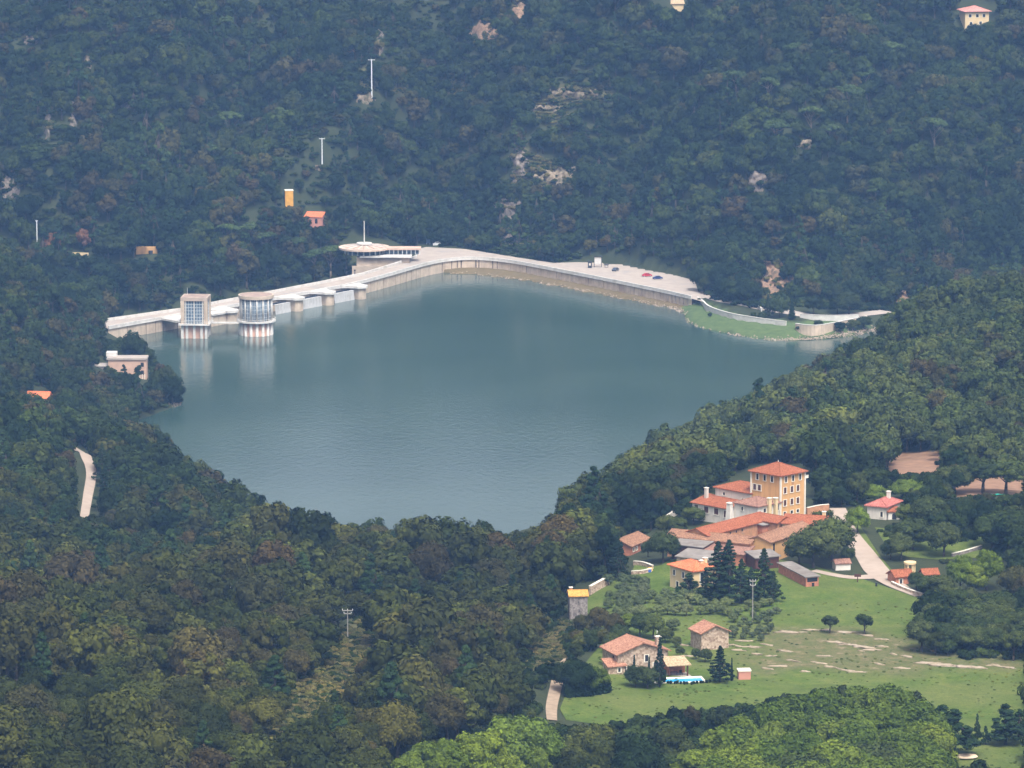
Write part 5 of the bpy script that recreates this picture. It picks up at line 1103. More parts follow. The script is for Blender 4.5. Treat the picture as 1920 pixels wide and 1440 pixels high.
MB().box(-1.6, 1.6, -.9, .9, -1.5, .35).build('load', M_dark, o_)
p_ = gp(1868, 930); o_ = empty('green_tarpaulin', (p_[0], p_[1], p_[2]), R(10), 'turquoise cloth lying on the grass below the red bank', 'tarpaulin')
vv = []; 
for j in range(7):
    for i in range(11): vv.append((i*.45-2.2, j*.35-1, .25+.14*math.sin(i*1.3)+.1*math.cos(j*1.7)))
MB().add(vv, [(j*11+i, j*11+i+1, j*11+i+12, j*11+i+11) for j in range(6) for i in range(10)]).build('cloth', mat_plain('turquoise_cloth', (.03, .36, .26), .8, .1, 1.0), o_, True)

# ------------------------------------------------------------------ trees that one can pick out in the photo
def T(kind, u, v, hpx, label, group=None, near=900, var=0, lod=0, ratio=1.0, sink=.1, D=None, **kw):
    """tree standing at photo column u with its foot at row v and hpx high"""
    p_ = ground(u, v, near) if D is None else None
    if D is not None:
        p_ = at(u, v, D); p_[2] = float(height(p_[0], p_[1]))
    px = FPX/np.linalg.norm(p_-np.array([0, 0, CAM_H])); h = hpx/px
    h0 = {'oak': 7.6, 'brown': 7.6, 'bright': 10.2, 'lime': 8.6, 'pine': 11.0, 'upine': 12.0, 'fir': 12.0, 'cypress': 8.0, 'olive': 3.4, 'shrub': 1.9, 'dead': 8.6, 'orchard': 6.9}[kind]
    s = h/h0*ratio
    if kind == 'oak' and u > 1130 and v > 900: kw.setdefault('leafmat', 'oakg')
    return tree(kind, p_-np.array([0, 0, sink]), s, label, group, var, lod, h/h0, **kw)
# conifers by the cream house
for u, v, h, lb, va in ((1346, 1128, 118, 'tall dark fir right of the cream house', 0), (1366, 1130, 122, 'tallest dark fir in front of the barns', 1), (1390, 1132, 88, 'broad dark fir behind the lattice pole', 2), (1432, 1124, 100, 'dark fir in front of the open shed', 0), (1322, 1130, 62, 'lower dark fir beside the cream house wall', 1), (1408, 1130, 70, 'dark fir between the fir clump and the open shed', 1), (1450, 1130, 62, 'small dark fir nearest the long brick shed', 2)):
    T('fir', u, v, h, lb, 'firs between cream house and sheds', var=va, ratio=1.15)
T('pine', 1291, 1118, 48, 'small round-headed pine in front of the cream house', var=0, ratio=1.9)
for u, v, h, lb in ((1556, 1190, 36, 'left of the two lone trees in the meadow'), (1621, 1190, 40, 'right of the two lone trees in the meadow')): T('orchard', u, v, h, lb, 'lone meadow trees', var=u % 5, ratio=1.0)
# trees near the house and pool
T('fir', 1350, 1280, 72, 'dark conifer between the pool and the pink shed', var=1, ratio=1.35); T('cypress', 1372, 1278, 46, 'narrow dark cypress beside the pink shed', ratio=.7)
T('cypress', 1189, 1268, 42, 'thin cypress left of the farmhouse window'); T('cypress', 1217, 1270, 40, 'second thin cypress against the farmhouse wall'); T('fir', 1237, 1290, 100, 'sparse tall conifer before the farmhouse porch', var=2, ratio=.55)
for u, v, h, r_ in ((1192, 1290, 42, 1.0), (1214, 1292, 46, 1.0), (1234, 1286, 40, .9), (1206, 1284, 30, .9)): T('oak', u, v, h, 'dark bushy tree in front of the stone farmhouse', 'bushes before the farmhouse', var=u % 5, ratio=r_)
for u, v, h in ((1085, 1306, 66), (1108, 1304, 62), (1128, 1300, 52), (1070, 1300, 60)): T('bright' if u in (1108, 1128) else 'oak', u, v, h, 'rounded green tree in the clump left of the farmhouse' if u in (1108, 1128) else 'dark tree in the clump left of the farmhouse', 'green clump' if u in (1108, 1128) else 'dark clump', var=u % 3)
for u, v, h, k_ in ((1225, 1200, 48, 'oak'), (1200, 1196, 46, 'oak'), (1178, 1190, 44, 'bright'), (1247, 1206, 30, 'oak'), (1268, 1215, 22, 'oak'), (1275, 1232, 20, 'oak'), (1305, 1238, 22, 'oak'), (1322, 1242, 26, 'oak'), (1150, 1196, 46, 'brown'), (1120, 1190, 50, 'brown'), (1095, 1196, 46, 'brown'), (1108, 1222, 40, 'oak'), (1080, 1238, 34, 'oak'), (1132, 1216, 36, 'brown'), (1145, 1226, 40, 'oak'), (1162, 1208, 38, 'oak')):
    T(k_, u, v, h, {'oak': 'dark oak', 'bright': 'light green tree', 'brown': 'brownish oak'}[k_]+' just behind the stone farmhouse', k_+' trees behind the farmhouse', var=u % 5 if k_ == 'oak' else u % 2)
# long clipped hedge
def hedge(pix, w_, h_, label, mat='oak', leaf=.22):
    ln = resample([gp(u, v)[:2] for u, v in pix], .7); zz = height(ln[:, 0], ln[:, 1]); g = np.random.default_rng(len(pix)*7+int(pix[0][0])); c_ = []; r_ = []
    for (x_, y_), z_ in zip(ln, zz):
        for k_ in np.arange(.4, h_, .55): c_.append((x_+g.normal()*.12, y_+g.normal()*.2, z_+k_)); r_.append(w_/2*g.uniform(.85, 1.1))
    v, q_, t_ = foliage_arrays(c_, r_, 34, leaf, g, 1, .85)
    o0 = np.array([*ln[0], zz[0]]); o_ = empty('hedge', tuple(o0), 0, label, 'hedge')
    ob = link(bpy.data.objects.new('foliage', tri_mesh('foliage', v-o0, [q_, t_], LEAF[mat])), o_)
    st = MB(o0)
    for i in range(0, len(ln), 3): st.bar((*ln[i], zz[i]-.3), (*ln[i], zz[i]+h_*.5), .06, 5)
    st.build('stems', M_bark, o_)
hedge([(1064, 1310), (1100, 1306), (1140, 1300)], 1.6, 2.6, 'long dark clipped hedge along the lawn beside the track', 'fir')
hedge([(1064, 1308), (1072, 1275), (1070, 1250)], 1.6, 2.6, 'dark hedge running beside the stony track', 'fir')
hedge([(1525, 972), (1558, 968)], 1.4, 1.0, 'low dark hedge beside the brick garden wall'); hedge([(1246, 1282), (1290, 1285), (1330, 1281)], .7, .5, 'low dark hedge along the pool edge')
# olive grove
OL = []
for r_ in range(11):
    for c_ in range(18):
        u = 1146+c_*19.5+(r_ % 2)*9+g_.uniform(-6, 6); v = 1102+r_*10.5+g_.uniform(-3, 3)+max(0, (c_-8))*.8
        pass_ = (1140+max(0, (v-1150))*1.0 < u < 1465-max(0, (v-1150))*.6) and v < 1206 and not (1225 < u < 1330 and v < 1118) and not (1310 < u < 1470 and v < 1136) and not (u > 1270 and u < 1372 and v > 1158) and not (u < 1260 and v > 1165)
        if pass_ and g_.uniform() > .06: OL.append((u, v))
for i, (u, v) in enumerate(OL):
    row = 'upper rows' if v < 1135 else 'middle rows' if v < 1160 else 'lower rows'; side = 'left part' if u < 1220 else 'centre' if u < 1330 else 'right part'
    T('olive', u, v, g_.uniform(16, 25) if u < 1380 else g_.uniform(11, 19), f'grey-green olive tree in the {row} of the grove, {side}', f'olive trees {row} {side}', var=i % 4, ratio=1.12)
# big oaks and bright trees around the farm and lane
for k_, u, v, h, lb, r_ in (('oak', 1525, 1066, 82, 'large rounded oak below the stucco barn', 1.15), ('oak', 1560, 1052, 78, 'large dark oak between barn and lane', 1.1), ('oak', 1498, 1064, 56, 'smaller oak at the foot of the stucco barn', 1.1), ('oak', 1590, 1056, 34, 'small tree at the lane edge above the white shed', .8),
                            ('lime', 1608, 1002, 52, 'bright yellow-green tree at the bend of the lane', 1.0), ('lime', 1640, 946, 38, 'lime green bush behind the white house', 1.4), ('lime', 1700, 938, 40, 'wide lime green tree right of the white house', 1.7), ('lime', 1735, 935, 34, 'lime green bush next to the red earth bank', 1.3),
                            ('bright', 1800, 1115, 78, 'fresh green round tree right of the stone outhouse', 1.0), ('bright', 1850, 1108, 84, 'largest fresh green tree right of the stone outhouse', 1.0), ('bright', 1830, 1122, 66, 'fresh green tree in front of its larger neighbour', 1.0),
                            ('oak', 1712, 1032, 62, 'big dark oak behind the garden turret', 1.2), ('oak', 1670, 1050, 38, 'grey-green pine-like tree left of the turret', 1.1), ('oak', 1740, 1000, 70, 'big dark oak right of the white house', 1.2), ('oak', 1700, 990, 44, 'dark oak in front of the white house', 1.1), ('oak', 1770, 1045, 66, 'dark oak on the lawn behind the outhouse', 1.1), ('oak', 1862, 1030, 74, 'dark oak above the dry stone wall', 1.2), ('oak', 1905, 1040, 84, 'dark oak at the right edge above the green trees', 1.2),
                            ('oak', 1690, 1052, 52, 'grey oak just behind the garden turret', .9), ('oak', 1718, 1108, 40, 'dark bush between cottage and outhouse', 1.0), ('oak', 1765, 1130, 52, 'dark oak below the stone outhouse', 1.3), ('oak', 1735, 1120, 40, 'dark oak at the lane end', 1.2),
                            ('orchard', 1843, 925, 62, 'dark spreading tree on the red earth bank', 1.4), ('orchard', 1886, 928, 64, 'dark tree right of the spreading tree on the red bank', 1.3), ('oak', 1790, 926, 56, 'dark tree at the left end of the red bank', 1.2),
                            ('orchard', 1900, 1240, 60, 'lone dark tree at the right edge of the meadow', .85), ('brown', 1905, 1130, 70, 'brownish tree right of the fresh green trees', 1.1),
                            ('fir', 1160, 1088, 78, 'dark fir left of the red brick house', 1.0), ('oak', 1243, 1056, 56, 'dark oak between brick house and barns', 1.1), ('oak', 1270, 1010, 40, 'oak behind the mottled barn', 1.2), ('oak', 1300, 985, 34, 'green bush below the white veranda', 1.5), ('oak', 1250, 1010, 44, 'leafy tree on the bank behind the barns', 1.1), ('oak', 1215, 1045, 30, 'bush beside the brick house', 1.)):
    T(k_, u, v, h, lb, None, var=(u*7+v) % (5 if k_ == 'oak' else 2), ratio=r_)
# wood between the meadow and the right edge
for i in range(46):
    u = g_.uniform(1728, 1925); v = g_.uniform(1160, 1226) if i % 2 else g_.uniform(1200, 1226)
    T('oak', u, v, g_.uniform(46, 66), 'oak in the grove at the right end of the pasture', 'grove at the right end of the pasture', var=i % 5, ratio=1.15)
# pines standing in the lower right meadow
for k_, u, v, h, lb, r_ in (('pine', 1886, 1398, 84, 'spreading pine alone in the lower right meadow', 1.6), ('pine', 1848, 1398, 40, 'small thin pine beside the spreading one', .9), ('pine', 1832, 1396, 62, 'thin bare-stemmed pine beside the plane trees', .5), ('pine', 1790, 1420, 96, 'drooping dark pine at the edge of the plane trees', 1.7), ('pine', 1765, 1425, 110, 'tall dark pine among the plane trees', 1.4), ('pine', 1910, 1385, 60, 'pine at the right edge of the lower meadow', 1.3)):
    T(k_, u, v, h, lb, None, var=u % 2, ratio=r_)
# the mass of plane trees at the bottom right: crown tops follow the photo
PT = []
for u, vt in ((1300, 1398), (1330, 1372), (1365, 1352), (1400, 1338), (1440, 1318), (1480, 1300), (1520, 1288), (1560, 1282), (1600, 1284), (1640, 1284), (1680, 1288), (1715, 1306), (1745, 1326)):
    for j in range(5):
        uu = u+g_.uniform(-14, 14)+(j % 2)*16; t_ = vt+j*34+g_.uniform(-6, 10)
        if t_ < 1455 and not (j > 2 and uu < 1320): PT.append((uu, t_, j))
for i, (u, vt, j) in enumerate(PT):
    hp = g_.uniform(100, 122); dark = j > 0 and g_.uniform() < .10
    kd = 'oak' if dark else 'bright'
    lb = ('dark tree' if dark else 'bright green plane tree')+' in the clump below the pasture, '+('top edge' if j == 0 else 'middle' if j < 3 else 'foot')+(' left' if u < 1450 else ' right' if u > 1640 else ' centre')
    T(kd, u, vt+hp, hp, lb, lb, near=850, var=i % (4 if kd == 'bright' else 5), ratio=g_.uniform(.95, 1.2))
# bright broadleaves along the bottom edge
for u, v, h, k_ in ((770, 1505, 96, 'bright'), (800, 1495, 108, 'bright'), (840, 1492, 116, 'bright'), (880, 1486, 122, 'bright'), (918, 1482, 122, 'bright'), (950, 1466, 124, 'lime'), (985, 1452, 112, 'lime'), (1012, 1452, 98, 'lime'), (1036, 1455, 80, 'bright'), (865, 1472, 80, 'lime'), (1000, 1480, 84, 'bright'), (955, 1500, 90, 'bright')):
    T(k_, u, v, h, ('fresh green broadleaf' if k_ == 'bright' else 'yellow-green broadleaf')+' tree at the bottom edge below the track', k_+' trees at the bottom edge', var=u % 3 if k_ == 'bright' else u % 2, near=850)
# cypresses and trees on the lakeside point and along the dam square
for u, v, h, k_, lb, r_ in ((1346, 561, 52, 'fir', 'dark conifer nearest the dam end', 1.0), (1322, 548, 52, 'oak', 'dark tree at the end of the square', 1.0), (1386, 568, 44, 'oak', 'spreading tree over the lakeside road', 1.2), (1402, 570, 46, 'oak', 'second spreading tree over the lakeside road', 1.1), (1362, 562, 40, 'oak', 'tree beside the dark conifer at the dam end', .9), (1485, 600, 40, 'cypress', 'dark cypress in the gap of the white wall', 1.8), (1440, 596, 46, 'fir', 'dark conifer behind the white wall', .9), (1462, 596, 36, 'oak', 'tree beside the conifer behind the wall', .9),
                           (1525, 592, 38, 'oak', 'round tree on the lawn behind the stone wall', 1.0), (1592, 592, 44, 'oak', 'leafy tree near the right end of the wall', 1.25), (1570, 588, 34, 'oak', 'tree left of the leafy one near the wall end', 1.), (1413, 600, 14, 'oak', 'small bush in front of the white wall', 1.), (1428, 602, 16, 'oak', 'bush on the grass below the white wall', 1.4), (1331, 594, 8, 'oak', 'tiny bush on the grassy point', 1.), (1312, 570, 10, 'oak', 'tiny bush at the end of the dam wall', 1.), (1535, 618, 18, 'oak', 'bush below the stone wall corner', 1.3), (1500, 622, 14, 'oak', 'bush on the bank below the stone wall', 1.6), (1575, 622, 18, 'oak', 'bush at the right end of the bank', 1.6), (1600, 620, 20, 'oak', 'tree at the water by the right hill', 1.6), (1620, 618, 24, 'oak', 'tree where the point meets the right hill', 1.5)):
    T(k_, u, v, h, lb, None, near=1880, var=u % 5 if k_ == 'oak' else 0, lod=0, ratio=r_)
# umbrella pines: by the pavilion and on the far right hillside
for u, v, h, r_, lb in ((620, 524, 62, 1.2, 'broad umbrella pine below the round pavilion'), (650, 512, 50, 1.1, 'umbrella pine against the pavilion base'), (590, 528, 60, 1.0, 'umbrella pine left of the pavilion pines'), (560, 500, 52, 1.1, 'umbrella pine below the red cottage'), (500, 490, 54, 1.2, 'pale umbrella pine in the middle of the lower slope'), (470, 470, 52, 1.0, 'umbrella pine left of the small ochre tower'), (425, 480, 58, 1.1, 'leftmost umbrella pine on the lower slope'), (680, 420, 44, 1.2, 'umbrella pine above the pavilion mast'),
                    (1751, 296, 72, 1.0, 'tall umbrella pine with bare pale trunk on the right hillside'), (1588, 236, 76, 1.0, 'umbrella pine with forked trunk high on the hillside'), (1625, 190, 60, 1.1, 'umbrella pine above the forked one'), (1555, 280, 44, 1.1, 'low umbrella pine above the bare rock'), (1520, 262, 60, 1.0, 'umbrella pine left of the bare rock'), (1455, 285, 62, 1.1, 'rounded umbrella pine on the middle right hillside'), (1490, 130, 48, 1.1, 'umbrella pine near the top right'), (1380, 190, 56, 1.1, 'umbrella pine in the centre right of the hillside'), (1440, 205, 58, .9, 'narrow umbrella pine in the centre right'), (1670, 130, 52, 1.2, 'wide umbrella pine below the hilltop house'), (1352, 420, 50, 1.0, 'yellow-green pine on the lower right hillside'), (1530, 400, 46, 1.2, 'umbrella pine above the ochre cliff'), (1640, 395, 40, 1.1, 'umbrella pine below the brown ledge'), (430, 270, 60, 1.0, 'umbrella pine on the upper left hillside'), (395, 320, 50, .9, 'pale umbrella pine left of centre'), (1085, 80, 42, 1.3, 'bright umbrella pine near the top centre'), (425, 75, 44, 1.2, 'pale umbrella pine at the upper left')):
    T('upine', u, v, h, lb, None, near=1960, var=u % 3, lod=1, ratio=r_)
for u, v, h, lb in ((98, 484, 52, 'reddish dead tree near the left white pole'), (156, 470, 44, 'reddish dead tree by the road wall'), (378, 462, 46, 'reddish bare tree above the dam'), (1408+8, 1010, 0, '')):
    if h: T('dead', u, v, h, lb, None, near=1960, lod=1, ratio=.8)
# conifers on the track to the left
for u, v, h in ((192, 905, 78), (197, 960, 90), (203, 930, 84), (222, 960, 80)): T('fir', u, v, h, 'dark conifer overhanging the pale forest track', 'conifers by the forest track', var=u % 3, ratio=.9, near=1200)
# ---- rock faces breaking through the woods: relief that rises out of the slope and sinks back into it
M_rf = [mat_plain('grey_rock_face', (.17, .138, .115), .95, .5, .7, .9, stain=(.04, .05, .025)), mat_plain('tan_rock_face', (.20, .158, .11), .95, .5, .7, .9, stain=(.05, .055, .028)), mat_plain('ochre_rock_face', (.23, .145, .092), .95, .5, .7, .9, stain=(.055, .05, .026))]
ROCKS = [(137, 225, 16, 100, 0), (165, 120, 22, 30, 1), (18, 350, 40, 56, 0), (58, 76, 32, 22, 0), (683, 186, 44, 24, 1), (908, 58, 74, 40, 2), (972, 16, 34, 40, 2), (975, 310, 34, 84, 0), (1040, 330, 90, 44, 1), (945, 392, 66, 44, 0), (1424, 340, 44, 46, 0), (1450, 520, 84, 70, 2),
         (1692, 552, 34, 34, 2), (182, 515, 26, 40, 1), (712, 78, 16, 60, 0), (1078, 178, 100, 26, 1), (1020, 205, 60, 16, 1), (770, 402, 40, 20, 1), (960, 445, 60, 30, 0), (660, 90, 30, 18, 2), (600, 318, 22, 10, 1), (1512, 275, 44, 20, 1), (435, 14, 14, 26, 1), (1195, 20, 10, 40, 0), (1640, 358, 40, 8, 2), (90, 240, 14, 70, 0), (240, 200, 30, 14, 0)]

ROCK_REF = ['on the left hillside above the dam end', 'at the top of the left hillside', 'on the left picture edge', 'in the upper left corner', 'under the hilltop power pole', 'beside the earth scar at top centre', 'at the top edge above the centre', 'below the centre of the hillside', 'on the open slope right of the tall cliff', 'just above the dam road bend', 'on the right hillside among pines', 'above the lakeside road', 'at the end of the lakeside road', 'at the edge of the left hill', 'uphill of the hilltop power pole', 'at the head of the bare clearing', 'at the lower end of the bare clearing', 'behind the round pavilion', 'directly behind the dam square', 'left of the hilltop power pole', 'at the foot of the lower power pole', 'under the umbrella pines on the right', 'at the top edge on the left', 'at the top edge right of centre', 'as a ledge on the far right hillside', 'left of the tall left cliff', 'right of the tall left cliff']
RW = {0: 'weathered grey', 1: 'pale tan', 2: 'ochre'}
for i, (u, v, a, b, k) in enumerate(ROCKS):
    nu, nv = max(8, int(a/4)), max(8, int(b/3)); vs = []; c_ = ground(u, v, 1700 if u < 300 and v > 460 else 1960)
    for j in range(nv+1):
        for l in range(nu+1):
            fu, fv = l/nu*2-1, j/nv*2-1; p_ = ground(u+fu*a/2, v+fv*b/2, 1700 if u < 300 and v > 460 else 1960)
            edge = 1-(fu*fu+fv*fv)+1.1*float(fbm(l*1.0+i*9.3, j*1.0+i, 3.0, 2)); bulge = edge*1.9+2.6*float(fbm(l*1.0+i*9, j*1.0+i*5, 2.0, 3))-.5
            n_ = np.array([0, -.75, .66]); vs.append(p_+n_*max(bulge, -1.5)-c_)
    f_ = np.array([(j*(nu+1)+l, j*(nu+1)+l+1, (j+1)*(nu+1)+l+1, (j+1)*(nu+1)+l) for j in range(nv) for l in range(nu)])
    o_ = link(bpy.data.objects.new('rock_cliff', tri_mesh('rock_cliff', np.array(vs), f_, M_rf[k]))); o_.location = tuple(c_)
    ref = ROCK_REF[i]
    tag(o_, f'{"tall" if b > a*1.3 else "wide" if a > b*1.3 else "blocky"} {RW[k]} rock face, {ref}', 'rock face')
# ------------------------------------------------------------------ woods: where the photo shows no trees, none may stand or reach
WATER_V = [(208, 637), (262, 630), (286, 652), (294, 668), (318, 690), (335, 715), (346, 745), (347, 757), (300, 770), (262, 785), (262, 797), (300, 803), (325, 812), (338, 830), (345, 858), (380, 868), (420, 885), (450, 900), (475, 920), (510, 930), (560, 940), (600, 955), (640, 980),
           (660, 985), (690, 985), (730, 1000), (750, 985), (790, 975), (830, 990), (880, 990), (905, 985), (960, 1000), (1000, 990), (1045, 975), (1048, 930), (1060, 910), (1095, 880), (1120, 850), (1150, 830), (1200, 805), (1260, 780), (1330, 760), (1400, 735), (1460, 700),
           (1520, 685), (1560, 660), (1640, 625), (1600, 632), (1450, 640), (1300, 612), (1278, 595), (1160, 562), (1000, 530), (840, 512), (690, 545), (500, 590), (335, 615)]
DAM_V = [(200, 640), (200, 598), (340, 576), (340, 548), (395, 548), (395, 572), (440, 562), (445, 545), (512, 545), (512, 550), (668, 512), (675, 478), (640, 465), (633, 455), (660, 445), (680, 415), (690, 445), (790, 462), (880, 468), (1040, 494), (1100, 482), (1130, 480),
         (1170, 495), (1308, 524), (1320, 560), (1400, 575), (1480, 588), (1560, 590), (1622, 590), (1622, 600), (1560, 622), (1640, 618), (1640, 630), (1450, 642), (1270, 600), (840, 520), (690, 560)]
VILLAGE_V = [(1295, 945), (1330, 915), (1405, 868), (1520, 870), (1525, 945), (1560, 952), (1600, 950), (1625, 935), (1690, 925), (1690, 978), (1640, 985), (1700, 1090), (1722, 1118), (1715, 1190), (1760, 1232), (1920, 1238), (1920, 1440), (1790, 1440), (1790, 1370), (1780, 1330), (1700, 1285),
             (1500, 1295), (1420, 1315), (1300, 1325), (1150, 1350), (1060, 1352), (1018, 1350), (1016, 1290), (1062, 1240), (1130, 1205), (1135, 1180), (1062, 1165), (1062, 1095), (1142, 1085), (1180, 1062), (1165, 1010), (1215, 1000), (1260, 985), (1300, 975)]
KEEP = [([(1770, 1052), (1882, 1046), (1888, 1105), (1785, 1120)], 1210), ([(745, 1450), (800, 1412), (870, 1395), (955, 1362), (1040, 1372), (1050, 1460), (745, 1470)], 1000), (WATER_V, 3000), (DAM_V, 2150), (VILLAGE_V, 1400),
        ([(128, 832), (184, 844), (188, 966), (144, 968), (146, 900)], 1560), ([(172, 692), (205, 652), (280, 662), (280, 716), (262, 716), (250, 694), (180, 696)], 1825), ([(50, 726), (94, 726), (94, 754), (50, 742)], 1700),
        ([(528, 350), (558, 350), (558, 386), (528, 386)], 2300), ([(572, 390), (606, 390), (606, 406), (576, 398)], 2200), ([(1226, -20), (1300, -20), (1300, 14), (1226, 14)], 2400), ([(1798, -20), (1868, -20), (1868, 38), (1802, 48)], 2400),
        ([(695, 108), (701, 108), (701, 178), (695, 178)], 2300), ([(601, 262), (607, 262), (607, 310), (601, 310)], 2200), ([(66, 412), (75, 412), (75, 484), (66, 484)], 1990), ([(431, 1100), (439, 1100), (439, 1140), (431, 1140)], 1260),
        ([(638, 1140), (664, 1140), (664, 1196), (638, 1200)], 1260), ([(600, 1164), (620, 1164), (620, 1222), (600, 1222)], 1260),
        (CLEAR, 1260), ([(1000, 1190), (1062, 1170), (1060, 1235), (1000, 1255)], 1150),
        ([(1670, 850), (1760, 845), (1755, 885), (1670, 885)], 1400), ([(1800, 908), (1830, 898), (1920, 890), (1920, 925), (1790, 925)], 1350), ([(1672, 1048), (1760, 1048), (1760, 1090), (1672, 1100)], 1180),
        ([(1660, 1000), (1720, 990), (1760, 1020), (1860, 1010), (1860, 1040), (1760, 1045), (1680, 1050)], 1180), ([(130, 470), (165, 468), (165, 476), (130, 478)], 2060), ([(255, 464), (295, 464), (295, 482), (255, 482)], 2060)]
for u, v, a, b, k in ROCKS: KEEP.append(([(u, v-b*.4), (u+a*.36, v), (u, v+b*.4), (u-a*.36, v)], 2600))
q = 4; mu, mv = np.meshgrid(np.arange(-100, 2020, q)+q/2, np.arange(-60, 1500, q)+q/2)
VIS = np.zeros(mu.shape)
for poly, dep in KEEP: VIS = np.where(inpoly(mu, mv, poly), np.maximum(VIS, dep), VIS)
def vis_depth(u, v):
    i = np.clip(((np.asarray(u)+100)/q).astype(int), 0, VIS.shape[1]-1); j = np.clip(((np.asarray(v)+60)/q).astype(int), 0, VIS.shape[0]-1)
    return VIS[j, i]
def allowed(x, y, z, rx, h, slack=0.8):
    ok = np.ones(len(x), bool)
    for fx, fz in ((0, 0.02), (0, .5), (0, .97), (-slack, .62), (slack, .62), (-slack*.7, .9), (slack*.7, .9)):
        u, v = proj((x+fx*rx, y, z+fz*h)); ok &= vis_depth(u, v) <= y
    return ok
# levelled or built-on ground in the world
NO = [np.array([p[:2] for p in dam_poly]), plaza_poly]
def candidates(y0, y1, step, u0, u1, jit=.45):
    out = []
    g = np.random.default_rng(int(y0))
    y = y0
    while y < y1:
        xs = np.arange(ux(u0, y, 30), ux(u1, y, 30), step); n = len(xs)
        out.append(np.stack([xs+g.uniform(-jit, jit, n)*step+(step/2 if int((y-y0)/step/.87) % 2 else 0), np.full(n, y)+g.uniform(-jit, jit, n)*step], 1)); y += step*.87
    return np.concatenate(out)
def wood(y0, y1, step, u0, u1, rx=3.4, h=7.5, smin=.75, smax=1.3):
    c = candidates(y0, y1, step, u0, u1); x, y = c[:, 0], c[:, 1]; z = height(x, y)
    s = np.clip(np.exp(rng.normal(0, .30, len(x)))*(smin+smax)/2*.95, smin*.8, smax*1.25)*(1+.5*fbm(x, y, 45, 2))
    dn = (x < back_w[-1, 0]) & (y > np.interp(x, back_w[:, 0], back_w[:, 1]))
    ok = ((z > (0.4 if y0 > 1350 else -99)) | dn) & ~inpoly(x, y, lake)
    for P in NO: ok &= ~inpoly(x, y, P) & (segdist(x, y, P) > 2.5)
    ok &= allowed(x, y, z, rx*s, h*s)
    u, v = proj((x, y, z+h*s)); u2, v2 = proj((x, y, z))
    ok &= (v2 > -90) & (v < 1520) & (u > -110) & (u < 2030)
    return x[ok], y[ok], z[ok]-.15, s[ok]
from mathutils.kdtree import KDTree
def undergrowth(tx, ty, ts, y0, y1, step, u0, u1, smin=.6, smax=1.3):
    """shrubs in the gaps between the given trees"""
    kd_ = KDTree(len(tx))
    for i in range(len(tx)): kd_.insert((float(tx[i]), float(ty[i]), 0), i)
    kd_.balance(); x, y, z, s = wood(y0, y1, step, u0, u1, 1.7, 1.9, smin, smax)
    keep = np.array([(lambda r_: r_[1] is None or r_[2] > 2.4*ts[r_[1]])(kd_.find((float(a), float(b), 0))) for a, b in zip(x, y)], bool)
    return x[keep], y[keep], z[keep], s[keep]
def visible_order(x, y, z, s):
    """rough test of which trees stand free to the eye: crown centre not below the ground between it and the viewer"""
    out = []
    for a, b, c, k in zip(x, y, z, s):
        zc = c+5*k; D = np.arange(max(850, b-260), b-4, 4.0); f = D/b
        out.append(bool(np.all(height(a*f, D)+2.5 < CAM_H+(zc-CAM_H)*f)))
    return np.array(out)

# ---- far hillside, one mass
K_far = [('oak', 0, 1, None), ('oak', 1, 1, None), ('oak', 2, 1, None), ('oak', 3, 1, None), ('oak', 4, 1, None), ('brown', 0, 1, None), ('brown', 1, 1, None), ('pine', 0, 1, None), ('pine', 1, 1, None), ('shrub', 0, 1, None)]
K_near = [(a, b, c, 'oakn' if a == 'oak' else d) for a, b, c, d in K_far]
K_right = [(a, b, c, 'oakg' if a == 'oak' else d) for a, b, c, d in K_far]
def mixpick(x, y, pb=.10, pp=.08, ps=.06):
    a = fbm(x, y, 55, 3); b = fbm(x+500, y+90, 70, 3); r = rng.uniform(size=len(x)); r2 = rng.uniform(size=len(x))
    k = rng.integers(0, 5, len(x))
    k = np.where(r < pb*(1+4*np.clip(a, 0, 1)), rng.integers(5, 7, len(x)), k)
    k = np.where(r2 < pp*(1+5*np.clip(b, -.2, 1)), rng.integers(7, 9, len(x)), k)
    k = np.where((r > 1-ps), 9, k); return k
def rows(x, y, z, s, k): return [(float(a), float(b), float(c), float(d), float(e), int(f)) for a, b, c, d, e, f in zip(x, y, z, s, rng.uniform(.8, 1.25, len(x)), k)]
x, y, z, s = wood(1960, 2420, 5.6, -60, 1990, smin=.65, smax=1.45)
ft = rows(x, y, z, s, mixpick(x, y))
x, y, z, s = undergrowth(x, y, s, 1950, 2400, 2.7, -60, 1990)
ft += rows(x, y, z, s, np.full(len(x), 9))
scatter_object('far_hillside_forest', ft, K_far, 'dense dark forest covering the hillside beyond the dam')
# ---- right hill, left hill, near hill: the trees nearest to the eye are trees of their own, the others stay a mass
zones = [('right', 1275, 1760, 4.9, 1000, 1990), ('leftfar', 1560, 1958, 5.0, -90, 380), ('leftmid', 1165, 1560, 5.2, -90, 700), ('near', 842, 1330, 6.0, -90, 1110), ('village', 842, 1275, 5.6, 1030, 1990)]
allz = []
for zn, y0, y1, st, u0, u1 in zones:
    x, y, z, s = wood(y0, y1, st, u0, u1, smin=.65, smax=1.5 if zn == 'near' else 1.15)
    if zn == 'leftmid':
        u, v = proj((x, y, z)); keep = (y > 1340) | (u < 470)
        x, y, z, s = x[keep], y[keep], z[keep], s[keep]
    k = mixpick(x, y, *{'near': (.08, .035, .04), 'right': (.06, .02, .02), 'village': (.05, 0, .03)}.get(zn, (.09, .06, .04)))
    if zn == 'village':
        u, v = proj((x, y, z)); kp = ~((u > 1270) & (u < 1800) & (y < 985)); x, y, z, s, k = x[kp], y[kp], z[kp], s[kp], k[kp]
    for i in range(len(x)): allz.append([zn, x[i], y[i], z[i], s[i], int(k[i])])
